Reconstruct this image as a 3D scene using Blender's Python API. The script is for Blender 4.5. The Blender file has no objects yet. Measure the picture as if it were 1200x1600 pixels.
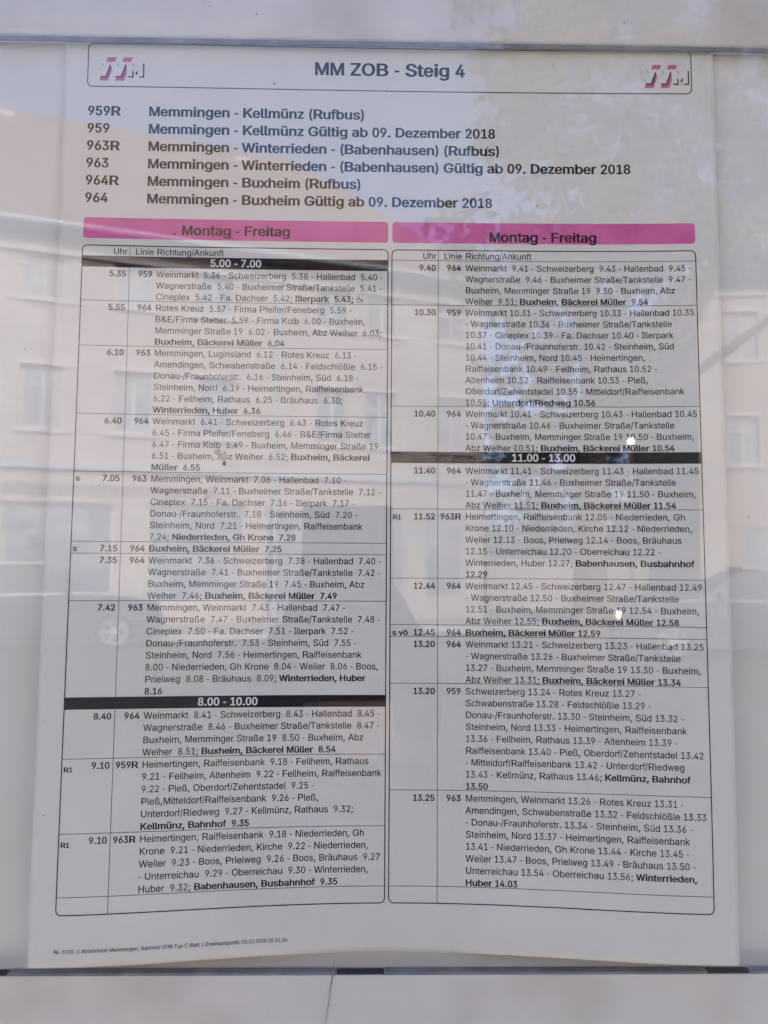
import bpy, bmesh, math, random
from mathutils import Vector, Matrix
from mathutils.geometry import tessellate_polygon
R = math.radians
scene = bpy.context.scene
COL = scene.collection

# ------------------------------------------------------------------ camera
cam_data = bpy.data.cameras.new('camera')
cam = bpy.data.objects.new('camera', cam_data); COL.objects.link(cam)
CAM = Vector((-0.00788, -0.34122, 1.57574))
fwd = Vector((0.01702487, 0.99842406, 0.0534747)); right = Vector((0.99983311, -0.01735453, 0.00570658)); up = Vector((-0.00662561, -0.05336862, 0.9985529))
cam.matrix_world = Matrix(((right.x, up.x, -fwd.x, CAM.x), (right.y, up.y, -fwd.y, CAM.y), (right.z, up.z, -fwd.z, CAM.z), (0, 0, 0, 1)))
cam_data.sensor_fit = 'VERTICAL'; cam_data.sensor_height = 36.0; cam_data.lens = 36.0 * 1234.8 / 1600.0
cam_data.clip_start = 0.01; cam_data.clip_end = 500
cam_data.dof.use_dof = True; cam_data.dof.focus_distance = 0.345; cam_data.dof.aperture_fstop = 17.0
scene.camera = cam

# ------------------------------------------------------------------ sky, sun, exposure
SUN_EL, SUN_AZ = R(38), R(10)                     # azimuth clockwise from +Y, behind the display case
world = bpy.data.worlds.new('World'); scene.world = world; world.use_nodes = True
nt = world.node_tree
sky = nt.nodes.new('ShaderNodeTexSky'); sky.sky_type = 'NISHITA'; sky.sun_disc = False
sky.sun_elevation = SUN_EL; sky.sun_rotation = SUN_AZ
sky.air_density = 0.35; sky.dust_density = 3.5; sky.ozone_density = 0.3
nt.links.new(sky.outputs[0], nt.nodes['Background'].inputs[0]); nt.nodes['Background'].inputs[1].default_value = 0.15
sd = bpy.data.lights.new('sun', 'SUN'); sd.energy = 0.5; sd.angle = R(0.5); sd.color = (1.0, 0.93, 0.84)
sun = bpy.data.objects.new('sun', sd); COL.objects.link(sun)
sdir = Vector((math.sin(SUN_AZ) * math.cos(SUN_EL), math.cos(SUN_AZ) * math.cos(SUN_EL), math.sin(SUN_EL)))
sun.rotation_euler = sdir.to_track_quat('Z', 'Y').to_euler(); sun.location = (3, 8, 12)
scene.view_settings.view_transform = 'Standard'; scene.view_settings.look = 'None'
scene.view_settings.exposure = 2.60; scene.view_settings.gamma = 1.0
try:
    scene.cycles.transparent_max_bounces = 24; scene.cycles.max_bounces = 10
except Exception: pass

# ------------------------------------------------------------------ materials
def mat(name, col, rough=0.6, spec=0.3, metal=0.0, noise=None, bump=None, emit=None, coat=0):
    m = bpy.data.materials.new(name); m.use_nodes = True
    t = m.node_tree; b = t.nodes['Principled BSDF']
    b.inputs['Base Color'].default_value = (*col, 1); b.inputs['Roughness'].default_value = rough
    b.inputs['Specular IOR Level'].default_value = spec; b.inputs['Metallic'].default_value = metal
    b.inputs['Coat Weight'].default_value = coat
    tc = t.nodes.new('ShaderNodeTexCoord')
    if noise:                                   # (scale, detail, colour 2, low, high)
        n = t.nodes.new('ShaderNodeTexNoise'); n.inputs['Scale'].default_value = noise[0]; n.inputs['Detail'].default_value = noise[1]
        r = t.nodes.new('ShaderNodeValToRGB'); r.color_ramp.elements[0].position = noise[3]; r.color_ramp.elements[1].position = noise[4]
        r.color_ramp.elements[0].color = (*col, 1); r.color_ramp.elements[1].color = (*noise[2], 1)
        t.links.new(tc.outputs['Object'], n.inputs['Vector']); t.links.new(n.outputs['Fac'], r.inputs[0]); t.links.new(r.outputs[0], b.inputs['Base Color'])
    if bump:                                    # (scale, strength, distance)
        n = t.nodes.new('ShaderNodeTexNoise'); n.inputs['Scale'].default_value = bump[0]; n.inputs['Detail'].default_value = 4
        bp = t.nodes.new('ShaderNodeBump'); bp.inputs['Strength'].default_value = bump[1]; bp.inputs['Distance'].default_value = bump[2]
        t.links.new(tc.outputs['Object'], n.inputs['Vector']); t.links.new(n.outputs['Fac'], bp.inputs['Height']); t.links.new(bp.outputs[0], b.inputs['Normal'])
    if emit:
        b.inputs['Emission Color'].default_value = (*emit[0], 1); b.inputs['Emission Strength'].default_value = emit[1]
    return m

def glass_mat(name, f0=0.06, tint=(0.995, 0.995, 0.995), dust=0.0):
    m = bpy.data.materials.new(name); m.use_nodes = True
    t = m.node_tree; t.nodes.clear(); N = t.nodes.new; Lk = t.links.new
    out = N('ShaderNodeOutputMaterial'); tr = N('ShaderNodeBsdfTransparent'); gl = N('ShaderNodeBsdfGlossy'); gl.inputs['Roughness'].default_value = 0.0
    tr.inputs[0].default_value = (*tint, 1); gl.inputs[0].default_value = (1, 1, 1, 1)
    lw = N('ShaderNodeLayerWeight'); lw.inputs['Blend'].default_value = 0.5
    pw = N('ShaderNodeMath'); pw.operation = 'POWER'; pw.inputs[1].default_value = 5
    ma = N('ShaderNodeMath'); ma.operation = 'MULTIPLY_ADD'; ma.inputs[1].default_value = 1 - f0; ma.inputs[2].default_value = f0
    mx = N('ShaderNodeMixShader')
    Lk(lw.outputs['Facing'], pw.inputs[0]); Lk(pw.outputs[0], ma.inputs[0]); Lk(ma.outputs[0], mx.inputs[0])
    Lk(tr.outputs[0], mx.inputs[1]); Lk(gl.outputs[0], mx.inputs[2])
    last = mx
    if dust > 0:                                # a thin film of dry dust, thicker in blotches and streaks
        tc = N('ShaderNodeTexCoord'); mp = N('ShaderNodeMapping'); mp.inputs['Scale'].default_value = (9, 9, 3.5)
        n = N('ShaderNodeTexNoise'); n.inputs['Scale'].default_value = 1.6; n.inputs['Detail'].default_value = 7; n.inputs['Roughness'].default_value = 0.65
        mr = N('ShaderNodeMapRange'); mr.inputs[1].default_value = 0.35; mr.inputs[2].default_value = 0.75; mr.inputs[3].default_value = dust * 0.35; mr.inputs[4].default_value = dust * 1.6
        df = N('ShaderNodeBsdfDiffuse'); df.inputs[0].default_value = (0.62, 0.6, 0.56, 1)
        m2 = N('ShaderNodeMixShader')
        Lk(tc.outputs['Object'], mp.inputs[0]); Lk(mp.outputs[0], n.inputs['Vector']); Lk(n.outputs['Fac'], mr.inputs[0]); Lk(mr.outputs[0], m2.inputs[0])
        Lk(mx.outputs[0], m2.inputs[1]); Lk(df.outputs[0], m2.inputs[2]); last = m2
    Lk(last.outputs[0], out.inputs[0])
    return m

M = dict(
    paper=mat('paper', (0.73, 0.73, 0.68), 0.8, 0.15, noise=(22, 6, (0.695, 0.695, 0.64), 0.35, 0.7), bump=(60, 0.12, 0.0006)),
    old_paper=mat('old_paper', (0.70, 0.66, 0.57), 0.85, 0.1, noise=(25, 4, (0.62, 0.58, 0.5), 0.4, 0.75)),
    ink=mat('ink', (0.012, 0.012, 0.014), 0.6, 0.08),
    white_ink=mat('white_ink', (0.76, 0.76, 0.78), 0.8, 0.1),
    magenta=mat('magenta', (0.61, 0.105, 0.33), 0.7, 0.15, noise=(60, 7, (0.70, 0.18, 0.43), 0.35, 0.75)),
    logo_pink=mat('logo_pink', (0.56, 0.14, 0.28), 0.7, 0.15),
    logo_shadow=mat('logo_shadow', (0.05, 0.05, 0.09), 0.7, 0.15),
    board=mat('board', (0.74, 0.745, 0.705), 0.6, 0.2, noise=(14, 8, (0.68, 0.685, 0.64), 0.4, 0.75), bump=(220, 0.15, 0.0004)),
    panel=mat('panel', (0.69, 0.68, 0.64), 0.55, 0.2, noise=(22, 12, (0.54, 0.52, 0.475), 0.48, 0.74), bump=(300, 0.2, 0.0004)),
    edge_strip=mat('edge_strip', (0.19, 0.195, 0.225), 0.6, 0.2, noise=(120, 4, (0.28, 0.285, 0.31), 0.4, 0.7)),
    gap_black=mat('gap_black', (0.03, 0.03, 0.036), 0.8, 0.1),
    alu=mat('alu', (0.55, 0.56, 0.57), 0.4, 0.5, 0.85, noise=(30, 5, (0.45, 0.46, 0.47), 0.4, 0.7)),
    glass=glass_mat('glass', 0.055, dust=0.004),
    splat=mat('splat', (0.52, 0.50, 0.42), 0.8, 0.2, noise=(900, 4, (0.33, 0.33, 0.26), 0.4, 0.6)),
    splat_tip=mat('splat_tip', (0.06, 0.055, 0.02), 0.8, 0.2),
    straw=mat('straw', (0.48, 0.38, 0.13), 0.8, 0.2, noise=(900, 3, (0.12, 0.08, 0.02), 0.5, 0.65)),
    speck=mat('speck', (0.05, 0.045, 0.04), 0.9, 0.1),
    stucco=mat('stucco', (0.36, 0.325, 0.285), 0.9, 0.1, noise=(1.3, 8, (0.29, 0.262, 0.23), 0.4, 0.7), bump=(40, 0.3, 0.01)),
    trim=mat('trim', (0.43, 0.41, 0.38), 0.8, 0.2),
    yellow=mat('yellow_stucco', (0.31, 0.28, 0.215), 0.9, 0.1, noise=(0.9, 7, (0.26, 0.23, 0.18), 0.4, 0.7)),
    roof=mat('roof_tile', (0.17, 0.115, 0.085), 0.85, 0.15, noise=(3, 9, (0.10, 0.075, 0.065), 0.35, 0.7)),
    pane=mat('window_glass', (0.10, 0.12, 0.16), 0.12, 0.5, noise=(1.7, 3, (0.20, 0.215, 0.24), 0.45, 0.6)),
    grey=mat('fascia_grey', (0.30, 0.33, 0.37), 0.6, 0.3),
    letter=mat('sign_letter', (0.12, 0.12, 0.13), 0.6, 0.3),
    zinc=mat('zinc', (0.30, 0.36, 0.40), 0.5, 0.4, 0.3),
    asphalt=mat('asphalt', (0.03, 0.03, 0.032), 0.9, 0.1, noise=(3, 10, (0.048, 0.047, 0.045), 0.35, 0.7), bump=(120, 0.4, 0.01)),
    paving=mat('paving', (0.24, 0.23, 0.22), 0.9, 0.15, noise=(4, 8, (0.18, 0.175, 0.17), 0.4, 0.7)),
    slabs=mat('slabs', (0.40, 0.38, 0.36), 0.9, 0.15, noise=(4, 8, (0.36, 0.345, 0.33), 0.4, 0.7)),
    kerb=mat('kerb', (0.33, 0.32, 0.31), 0.85, 0.2, noise=(6, 6, (0.25, 0.245, 0.24), 0.4, 0.7)),
    bark=mat('bark', (0.10, 0.075, 0.055), 0.95, 0.1, noise=(12, 6, (0.06, 0.045, 0.035), 0.4, 0.7)),
    leaf=mat('leaf', (0.055, 0.07, 0.024), 0.7, 0.2, noise=(1.2, 3, (0.11, 0.10, 0.04), 0.4, 0.65)),
    car_dark=mat('car_dark', (0.03, 0.035, 0.045), 0.25, 0.5, 0.3, coat=1),
    car_blue=mat('car_blue', (0.04, 0.05, 0.07), 0.3, 0.4, 0.2, coat=0.5),
    car_glass=mat('car_glass', (0.03, 0.035, 0.04), 0.35, 0.15),
    tyre=mat('tyre', (0.02, 0.02, 0.02), 0.9, 0.1),
    rim=mat('rim', (0.30, 0.31, 0.33), 0.55, 0.4, 0.3),
    plastic=mat('phone_plastic', (0.03, 0.03, 0.035), 0.35, 0.4),
    chrome=mat('phone_trim', (0.3, 0.3, 0.32), 0.3, 0.5, 0.9),
    skin=mat('skin', (0.30, 0.17, 0.12), 0.55, 0.3),
    hair=mat('hair', (0.04, 0.03, 0.02), 0.7, 0.2),
    jacket=mat('jacket', (0.025, 0.03, 0.045), 0.9, 0.1, noise=(20, 5, (0.04, 0.045, 0.06), 0.4, 0.7)),
    jeans=mat('jeans', (0.04, 0.055, 0.09), 0.9, 0.1),
    lamp_white=mat('lamp_white', (0.9, 0.9, 0.88), 0.4, 0.3, emit=((1, 0.96, 0.88), 6)),
    lamp_warm=mat('lamp_warm', (0.9, 0.8, 0.6), 0.3, 0.3, emit=((1, 0.60, 0.25), 8)),
    lamp_off=mat('lamp_clear', (0.6, 0.6, 0.6), 0.2, 0.5),
    tail=mat('tail_red', (0.35, 0.02, 0.02), 0.3, 0.5),
)

# ------------------------------------------------------------------ object helpers
def tag(o, label=None, cat=None, group=None, kind=None):
    if label: o['label'] = label
    if cat: o['category'] = cat
    if group: o['group'] = group
    if kind: o['kind'] = kind
    return o
def empty(name, loc, label=None, cat=None, group=None, rz=0):
    o = bpy.data.objects.new(name, None); COL.objects.link(o); o.location = loc; o.rotation_euler = (0, 0, rz); o.empty_display_size = 0.05
    return tag(o, label, cat, group)
def raw(name, verts, faces, m, parent=None, smooth=False, mats=None, fm=None):
    me = bpy.data.meshes.new(name); me.from_pydata([tuple(v) for v in verts], [], faces)
    for mm in (mats or [m]): me.materials.append(mm)
    if fm: me.polygons.foreach_set('material_index', fm)
    if smooth: me.polygons.foreach_set('use_smooth', [True] * len(me.polygons))
    me.update()
    o = bpy.data.objects.new(name, me); COL.objects.link(o)
    if parent: o.parent = parent
    return o
class MB:
    def __init__(s): s.v = []; s.f = []
    def add(s, vs, fs):
        b = len(s.v); s.v += [tuple(v) for v in vs]; s.f += [tuple(b + i for i in f) for f in fs]; return s
    def box(s, x0, x1, y0, y1, z0, z1):
        vs = [(x, y, z) for z in (z0, z1) for y in (y0, y1) for x in (x0, x1)]
        return s.add(vs, [(0, 2, 3, 1), (4, 5, 7, 6), (0, 1, 5, 4), (2, 6, 7, 3), (0, 4, 6, 2), (1, 3, 7, 5)])
    def tube(s, a, b, r0, r1=None, n=12, caps=True):
        a = Vector(a); b = Vector(b); r1 = r0 if r1 is None else r1
        d = (b - a).normalized(); q = d.orthogonal().normalized(); w = d.cross(q)
        vs = [a + (q * math.cos(2 * math.pi * i / n) + w * math.sin(2 * math.pi * i / n)) * r0 for i in range(n)] + \
             [b + (q * math.cos(2 * math.pi * i / n) + w * math.sin(2 * math.pi * i / n)) * r1 for i in range(n)]
        fs = [(i, (i + 1) % n, n + (i + 1) % n, n + i) for i in range(n)]
        if caps: fs += [tuple(range(n))[::-1], tuple(range(n, 2 * n))]
        return s.add(vs, fs)
    def prism(s, prof, x0, x1, axis='x'):
        n = len(prof)
        if axis == 'x': vs = [(x0, a, b) for a, b in prof] + [(x1, a, b) for a, b in prof]
        else: vs = [(a, x0, b) for a, b in prof] + [(a, x1, b) for a, b in prof]
        return s.add(vs, [(i, (i + 1) % n, n + (i + 1) % n, n + i) for i in range(n)] + [tuple(range(n))[::-1], tuple(range(n, 2 * n))])
    def build(s, name, m, parent=None, smooth=False, bevel=0):
        o = raw(name, s.v, s.f, m, parent, smooth)
        bm = bmesh.new(); bm.from_mesh(o.data); bmesh.ops.recalc_face_normals(bm, faces=bm.faces)
        if bevel: bmesh.ops.bevel(bm, geom=list(bm.edges), offset=bevel, segments=2, affect='EDGES', profile=0.6)
        bm.to_mesh(o.data); bm.free()
        return o

# ------------------------------------------------------------------ the sheet's shape: it bows towards the glass along its middle
SHEET_COEF = {'20': -0.66059, '21': 1.10978, '22': -0.47756, '23': -0.03238, '30': -0.07399, '31': -0.04908, '32': 0.04541, '33': -0.0026, '40': -0.01738, '41': -0.54191, '42': 0.45304, '43': -0.02294}
ZC = 1.6                                           # height of the sheet's centre above the pavement
def bow(u, v):
    s = u / 0.13; t = (v + 0.04) / 0.16
    return 0.01 * sum(c * s ** int(k[0]) * t ** int(k[1]) for k, c in SHEET_COEF.items())
def on_sheet(u, v, lift=0.00008): return (u, bow(u, v) - lift, v + ZC)

# ------------------------------------------------------------------ type: outlines of a plain grotesque, regular and bold, in 1/1000 em
GLYPHS = {
'A':(480,667,722,'4,-5,91,-5,141,137,338,137,389,-5,475,-5,282,514,195,514;166,204,221,369,239,448,279,301,312,204','-22,0,104,0,154,136,325,136,376,0,502,0,295,509,183,509;192,213,239,362,239,428,262,297,286,213'),
'B':(456,667,722,'133,62,133,226,248,226,277,223,302,214,321,199,335,181,344,160,347,137,341,107,324,84,293,68,244,62;52,514,52,-5,247,-5,303,0,348,13,383,35,408,64,422,98,426,136,422,174,410,206,391,231,368,250,342,262,327,265,361,282,394,317,404,343,407,374,402,411,388,444,365,473,333,495,291,509,241,514;133,290,133,447,239,447,280,441,307,425,322,401,327,372,324,349,316,329,302,313,285,301,237,290','152,77,152,220,247,220,273,218,293,209,308,197,319,181,326,162,328,142,324,117,312,97,288,82,243,77;33,509,33,0,248,0,306,4,356,18,396,40,424,69,440,104,445,141,440,179,426,211,405,236,378,256,354,265,373,275,410,311,422,338,425,369,420,406,404,439,378,468,341,490,295,504,242,509;152,295,152,431,238,431,274,426,294,412,305,392,309,367,306,347,300,329,290,315,278,305,235,295'),
'C':(510,722,722,'62,113,98,60,146,21,203,-4,267,-12,306,-9,343,0,377,14,408,34,434,59,455,88,471,122,484,165,403,165,382,117,352,85,313,65,267,58,226,64,188,81,157,108,133,147,117,195,112,254,117,313,133,362,157,400,188,428,225,445,267,451,313,444,352,424,382,392,403,343,484,343,471,387,455,421,434,450,407,475,377,495,343,509,267,521,203,512,146,488,98,448,62,395,39,330,32,254,39,178','21,180,45,116,84,64,136,25,198,1,267,-7,309,-4,349,5,386,19,419,39,448,63,472,92,489,126,508,176,390,176,366,127,341,98,307,80,267,74,231,79,198,94,171,119,150,155,135,199,131,254,135,309,150,354,171,389,198,414,230,430,267,435,307,429,341,411,366,382,390,333,508,333,489,383,471,417,448,446,419,470,386,490,348,504,268,515,198,507,136,483,84,444,45,392,21,328,13,254'),
'D':(502,722,722,'52,514,52,-5,219,-5,293,3,355,26,405,65,441,116,463,180,470,255,463,330,441,393,405,445,357,483,296,506,226,514;214,62,133,62,133,447,220,447,273,441,315,424,348,396,371,358,386,311,391,255,386,199,371,151,347,113,314,85,270,68','33,0,220,0,297,8,364,31,418,69,458,120,481,182,489,255,481,328,458,390,419,441,366,478,301,501,227,509,33,509;213,77,152,77,152,431,219,431,269,426,306,410,334,385,354,351,367,307,372,255,367,203,354,159,333,124,304,99,265,83'),
'E':(419,667,667,'133,62,133,224,364,224,364,291,133,291,133,447,381,447,381,514,52,514,52,-5,384,-5,384,62','152,77,152,218,382,218,382,296,152,296,152,431,399,431,399,509,33,509,33,0,402,0,402,77'),
'F':(410,611,611,'133,-5,133,216,355,216,355,283,133,283,133,447,378,447,378,514,52,514,52,-5','152,0,152,211,373,211,373,289,152,289,152,431,396,431,396,509,33,509,33,0'),
'G':(520,778,778,'61,113,97,60,145,21,203,-4,269,-12,328,-5,381,14,425,46,458,88,480,140,486,200,486,261,274,261,274,194,405,194,402,161,389,126,368,97,340,76,307,62,269,58,226,64,189,81,157,109,133,147,117,195,112,254,117,313,133,362,157,400,188,428,224,445,265,451,313,444,351,423,380,390,403,344,485,344,473,386,456,419,435,448,409,473,378,493,343,508,305,518,265,521,201,512,144,488,97,448,61,395,39,330,32,254,39,178','21,180,45,117,83,65,135,26,198,1,269,-7,332,0,390,19,438,51,474,92,498,144,505,202,505,267,256,267,256,190,384,190,384,167,372,135,355,109,331,90,303,78,269,74,231,79,199,94,171,120,150,155,135,199,131,254,135,309,150,354,171,389,198,415,230,430,265,435,307,429,339,410,364,380,391,333,510,333,490,382,472,415,449,444,420,469,387,489,349,503,308,512,264,515,196,507,134,483,83,444,45,392,21,328,13,254'),
'H':(517,722,722,'52,-5,133,-5,133,227,384,227,384,-5,465,-5,465,514,384,514,384,294,133,294,133,514,52,514','33,0,152,0,152,221,365,221,365,0,484,0,484,509,365,509,365,299,152,299,152,509,33,509'),
'I':(300,278,278,'23,62,23,-5,278,-5,278,62,191,62,191,447,278,447,278,514,23,514,23,447,110,447,110,62','4,77,4,0,296,0,296,77,210,77,210,431,296,431,296,509,4,509,4,431,91,431,91,77'),
'K':(467,667,722,'52,514,52,-5,133,-5,133,165,197,237,368,-5,462,-4,254,288,462,512,360,514,168,307,129,250,133,514','33,509,33,0,152,0,152,166,195,227,358,0,492,2,278,286,493,505,352,509,154,309,140,261,152,509'),
'L':(393,556,611,'52,514,52,-5,370,-5,370,62,133,62,133,514','33,509,33,0,388,0,388,77,152,77,152,509'),
'M':(628,833,833,'121,431,162,289,280,-5,348,-5,490,361,505,433,496,291,496,-5,576,-5,576,514,470,514,334,160,315,81,285,189,157,514,52,514,52,-5,130,-5','170,509,33,509,33,0,149,0,124,417,145,285,268,0,360,0,477,282,477,0,595,0,595,509,458,509,317,166,315,101,303,194'),
'N':(523,722,722,'133,-5,133,291,124,423,195,288,382,-5,472,-5,472,514,390,514,392,108,400,82,350,185,141,514,52,514,52,-5','152,0,152,289,131,406,179,283,372,0,490,0,490,509,372,509,373,167,366,192,151,509,33,509,33,0'),
'O':(533,778,778,'62,113,98,60,146,21,203,-4,267,-12,331,-4,388,21,436,60,471,113,494,178,502,254,494,330,471,395,436,448,388,488,331,512,267,521,203,512,146,488,98,448,62,395,39,330,32,254,39,178;133,146,117,195,112,254,117,313,133,362,157,401,189,428,226,445,267,451,308,445,345,428,376,401,401,362,416,313,422,254,416,195,401,146,376,108,345,80,308,64,267,58,226,64,189,80,157,108','21,180,45,116,84,64,136,25,198,1,267,-7,336,1,398,25,449,64,488,116,512,180,520,254,512,328,488,392,450,444,398,483,336,507,267,515,198,507,136,483,84,444,45,392,21,328,13,254;136,199,131,254,136,309,150,354,172,390,199,415,231,430,267,435,303,430,335,415,362,390,384,355,398,309,403,254,398,199,384,154,362,119,335,94,303,79,267,74,231,79,199,94,171,119,150,154'),
'P':(444,667,667,'133,-5,133,181,236,181,291,186,336,203,372,229,397,263,412,303,417,348,412,392,397,432,372,466,336,492,291,508,236,514,52,514,52,-5;232,247,133,247,133,447,232,447,266,444,293,434,312,419,325,399,333,375,336,348,333,320,325,296,312,276,293,261,267,251','152,0,152,177,237,177,295,183,345,199,385,225,414,260,430,299,436,343,430,387,414,427,385,461,345,487,295,503,237,509,33,509,33,0;231,254,152,254,152,432,231,432,262,429,284,420,299,407,309,390,315,368,317,343,315,319,309,297,299,279,284,266,263,257'),
'R':(449,722,722,'133,-5,133,193,241,194,348,-5,441,-5,325,208,337,213,372,237,398,269,413,308,418,352,413,396,398,436,373,468,337,493,291,509,236,514,52,514,52,-5;233,260,133,260,133,447,232,447,267,444,294,435,313,421,326,402,334,379,337,352,334,325,326,303,313,285,294,271,268,263','152,0,152,189,230,190,337,0,470,1,352,206,345,208,385,233,414,265,431,304,437,348,431,391,414,431,386,463,346,488,295,504,237,509,33,509,33,0;152,266,152,432,232,432,264,429,285,421,300,409,310,393,316,372,318,348,316,324,310,304,300,288,286,277,264,269,232,266'),
'S':(447,667,667,'38,94,57,57,86,27,124,5,170,-9,224,-14,279,-9,327,6,365,30,394,61,411,98,417,139,413,172,402,200,364,242,315,268,173,313,137,337,127,354,124,376,127,397,136,415,150,431,171,443,196,451,225,453,265,448,297,433,319,409,331,373,411,373,402,417,384,452,356,480,320,502,276,516,227,521,178,516,134,502,97,480,68,451,49,414,43,372,52,324,80,286,124,256,181,235,242,217,292,200,326,175,334,160,337,139,333,116,323,95,305,78,283,65,255,57,224,54,169,64,147,75,130,91,118,112,111,142,28,142','20,99,41,62,74,32,116,10,167,-4,224,-9,283,-4,335,11,377,35,409,66,429,103,436,144,431,177,418,206,376,247,322,274,181,316,151,338,145,352,142,370,145,388,151,404,162,418,178,428,199,435,224,438,260,433,286,420,303,399,318,361,433,361,420,412,399,447,368,475,328,497,280,511,227,515,174,511,126,497,85,475,53,446,32,409,25,367,35,318,67,279,115,250,175,229,237,213,283,196,312,174,316,162,318,145,316,124,308,106,294,91,276,80,252,72,225,70,175,79,158,89,145,103,136,120,126,153,6,153'),
'T':(449,611,611,'23,514,23,447,184,447,184,-5,265,-5,265,447,425,447,425,514','5,509,5,431,166,431,166,0,284,0,284,431,444,431,444,509'),
'U':(517,722,722,'52,514,52,173,58,122,77,77,108,40,150,11,201,-7,259,-13,317,-7,367,11,409,40,440,77,459,122,466,173,466,514,384,514,384,179,380,145,369,115,351,91,327,72,296,61,259,57,222,61,191,72,166,91,148,116,137,145,133,179,133,514','33,509,33,176,40,127,61,82,96,44,141,16,196,-2,259,-8,321,-2,376,16,422,44,456,82,477,127,484,176,484,509,366,509,366,182,362,151,353,125,338,103,318,87,292,76,259,72,226,76,200,87,179,103,164,125,155,151,151,182,151,509'),
'W':(686,944,944,'5,514,149,-5,237,-5,326,322,343,432,359,322,449,-5,537,-5,681,514,597,514,491,95,492,68,470,197,386,514,300,514,203,147,193,66,171,197,89,514','-19,509,134,0,251,0,343,313,435,0,551,0,705,509,582,509,489,165,488,201,400,509,285,509,190,172,189,201,103,509'),
'V':(480,667,667,'4,514,198,-5,284,-5,475,514,389,514,259,140,241,61,200,208,90,514','-22,509,185,0,297,0,502,509,375,509,241,147,241,81,218,212,103,509'),
'Z':(438,611,611,'128,59,405,460,405,514,32,514,32,447,310,449,33,48,33,-5,408,-5,408,62','158,73,191,128,424,449,424,509,13,509,13,431,281,435,251,386,15,59,15,0,426,0,426,77'),
'a':(389,556,556,'171,50,133,57,109,75,101,105,103,123,110,136,137,154,262,177,267,182,267,138,264,116,256,96,242,78,224,63,200,54;124,-10,160,-14,218,-4,258,21,268,35,268,-5,345,-5,345,252,341,291,330,323,312,347,290,365,241,384,194,389,131,380,100,368,73,350,50,325,29,288,104,268,124,297,152,318,196,326,236,317,259,294,267,257,265,245,261,239,232,232,123,216,73,198,52,183,36,164,25,139,22,108,26,72,40,42,62,18,91,0','171,66,140,72,125,87,119,112,123,136,144,152,250,171,246,124,240,106,229,90,215,78,195,69;120,-5,161,-8,225,2,250,15,250,0,364,0,364,252,360,291,347,323,326,347,300,366,246,385,193,390,126,381,91,369,61,351,35,326,2,283,112,260,137,291,160,308,195,316,227,308,242,289,248,249,251,246,228,239,119,224,65,206,40,191,20,171,7,146,3,114,8,78,25,48,50,23,83,6'),
'b':(424,556,611,'44,-5,120,-5,120,44,132,28,168,-1,196,-10,230,-13,277,-7,318,12,352,42,378,82,394,132,399,189,393,246,378,295,352,335,318,365,276,383,229,389,195,386,167,377,131,349,122,336,122,514,44,514;124,151,121,189,124,228,133,261,147,288,166,308,190,321,220,325,250,320,275,307,294,287,308,259,317,227,320,189,317,152,308,118,294,91,274,70,250,56,220,52,191,56,167,69,147,89,133,117','26,509,26,0,139,0,139,19,159,5,192,-5,230,-8,282,-2,328,17,367,47,395,87,412,136,417,192,412,247,394,296,366,336,328,365,281,384,230,390,191,387,158,378,141,365,141,509;140,192,142,228,150,258,162,282,177,300,196,311,220,315,245,311,263,299,279,281,291,257,298,227,301,192,298,158,291,127,278,102,263,83,244,72,220,68,197,72,178,83,162,101,150,126,143,156'),
'c':(396,500,556,'26,187,31,132,48,83,76,42,112,12,157,-7,207,-13,263,-6,311,17,348,53,375,106,299,123,284,91,266,70,240,56,207,51,176,56,150,70,131,91,116,119,108,152,105,187,108,224,116,256,131,284,150,306,176,320,207,325,239,320,265,307,283,286,298,256,374,274,347,325,310,360,262,382,207,389,157,383,112,364,76,334,48,293,31,244','181,72,162,84,146,103,134,128,126,158,123,190,126,224,134,254,146,279,162,298,181,311,207,315,234,311,254,299,268,281,288,248,400,268,362,326,321,361,268,383,207,390,152,384,102,365,62,335,32,295,13,246,7,190,13,136,32,88,62,48,102,17,152,-2,207,-8,269,0,322,22,364,58,401,117,289,137,269,102,254,84,234,72,207,67'),
'd':(424,556,611,'26,189,31,132,47,82,72,42,107,12,148,-7,195,-13,229,-10,256,-1,293,28,304,44,304,-5,380,-5,380,514,302,514,302,337,294,349,257,377,230,386,195,389,149,383,107,365,73,335,47,295,31,246;108,152,105,189,108,227,116,259,130,287,150,307,174,320,205,325,234,321,258,308,278,288,292,261,300,228,303,189,300,151,291,117,277,89,258,69,234,56,205,52,175,56,150,70,131,91,117,118','7,192,13,136,30,87,58,47,96,17,143,-2,195,-8,233,-5,266,5,286,19,286,0,399,0,399,509,284,509,284,366,266,378,233,387,195,390,143,384,97,365,59,336,30,296,13,247;126,158,123,192,126,227,134,257,146,281,161,299,180,311,205,315,229,311,247,300,263,282,274,258,282,228,285,192,282,156,274,126,262,101,247,83,228,72,205,68,180,72,162,83,146,102,134,127'),
'e':(404,556,556,'31,131,48,83,75,42,112,12,158,-7,212,-13,251,-10,286,0,316,15,341,36,361,61,377,94,302,111,279,76,251,58,212,51,182,55,155,66,134,84,118,108,108,140,106,164,380,164,376,242,365,284,348,318,325,345,298,365,268,379,205,389,155,383,110,364,74,333,48,292,31,243,26,187;106,226,108,240,117,267,131,291,151,309,176,321,205,325,234,321,258,310,276,291,290,267,298,237,299,226','13,135,31,87,61,47,103,17,154,-2,212,-8,254,-5,293,5,326,20,355,41,377,66,402,106,293,125,266,89,244,73,212,67,186,70,165,80,148,96,135,118,126,146,126,162,399,162,394,244,383,285,363,318,338,345,308,366,274,380,206,390,149,384,100,364,60,334,31,293,13,245,7,190;161,301,181,312,205,315,229,312,247,302,261,285,273,263,280,236,127,234,126,239,133,264,145,285'),
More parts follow.
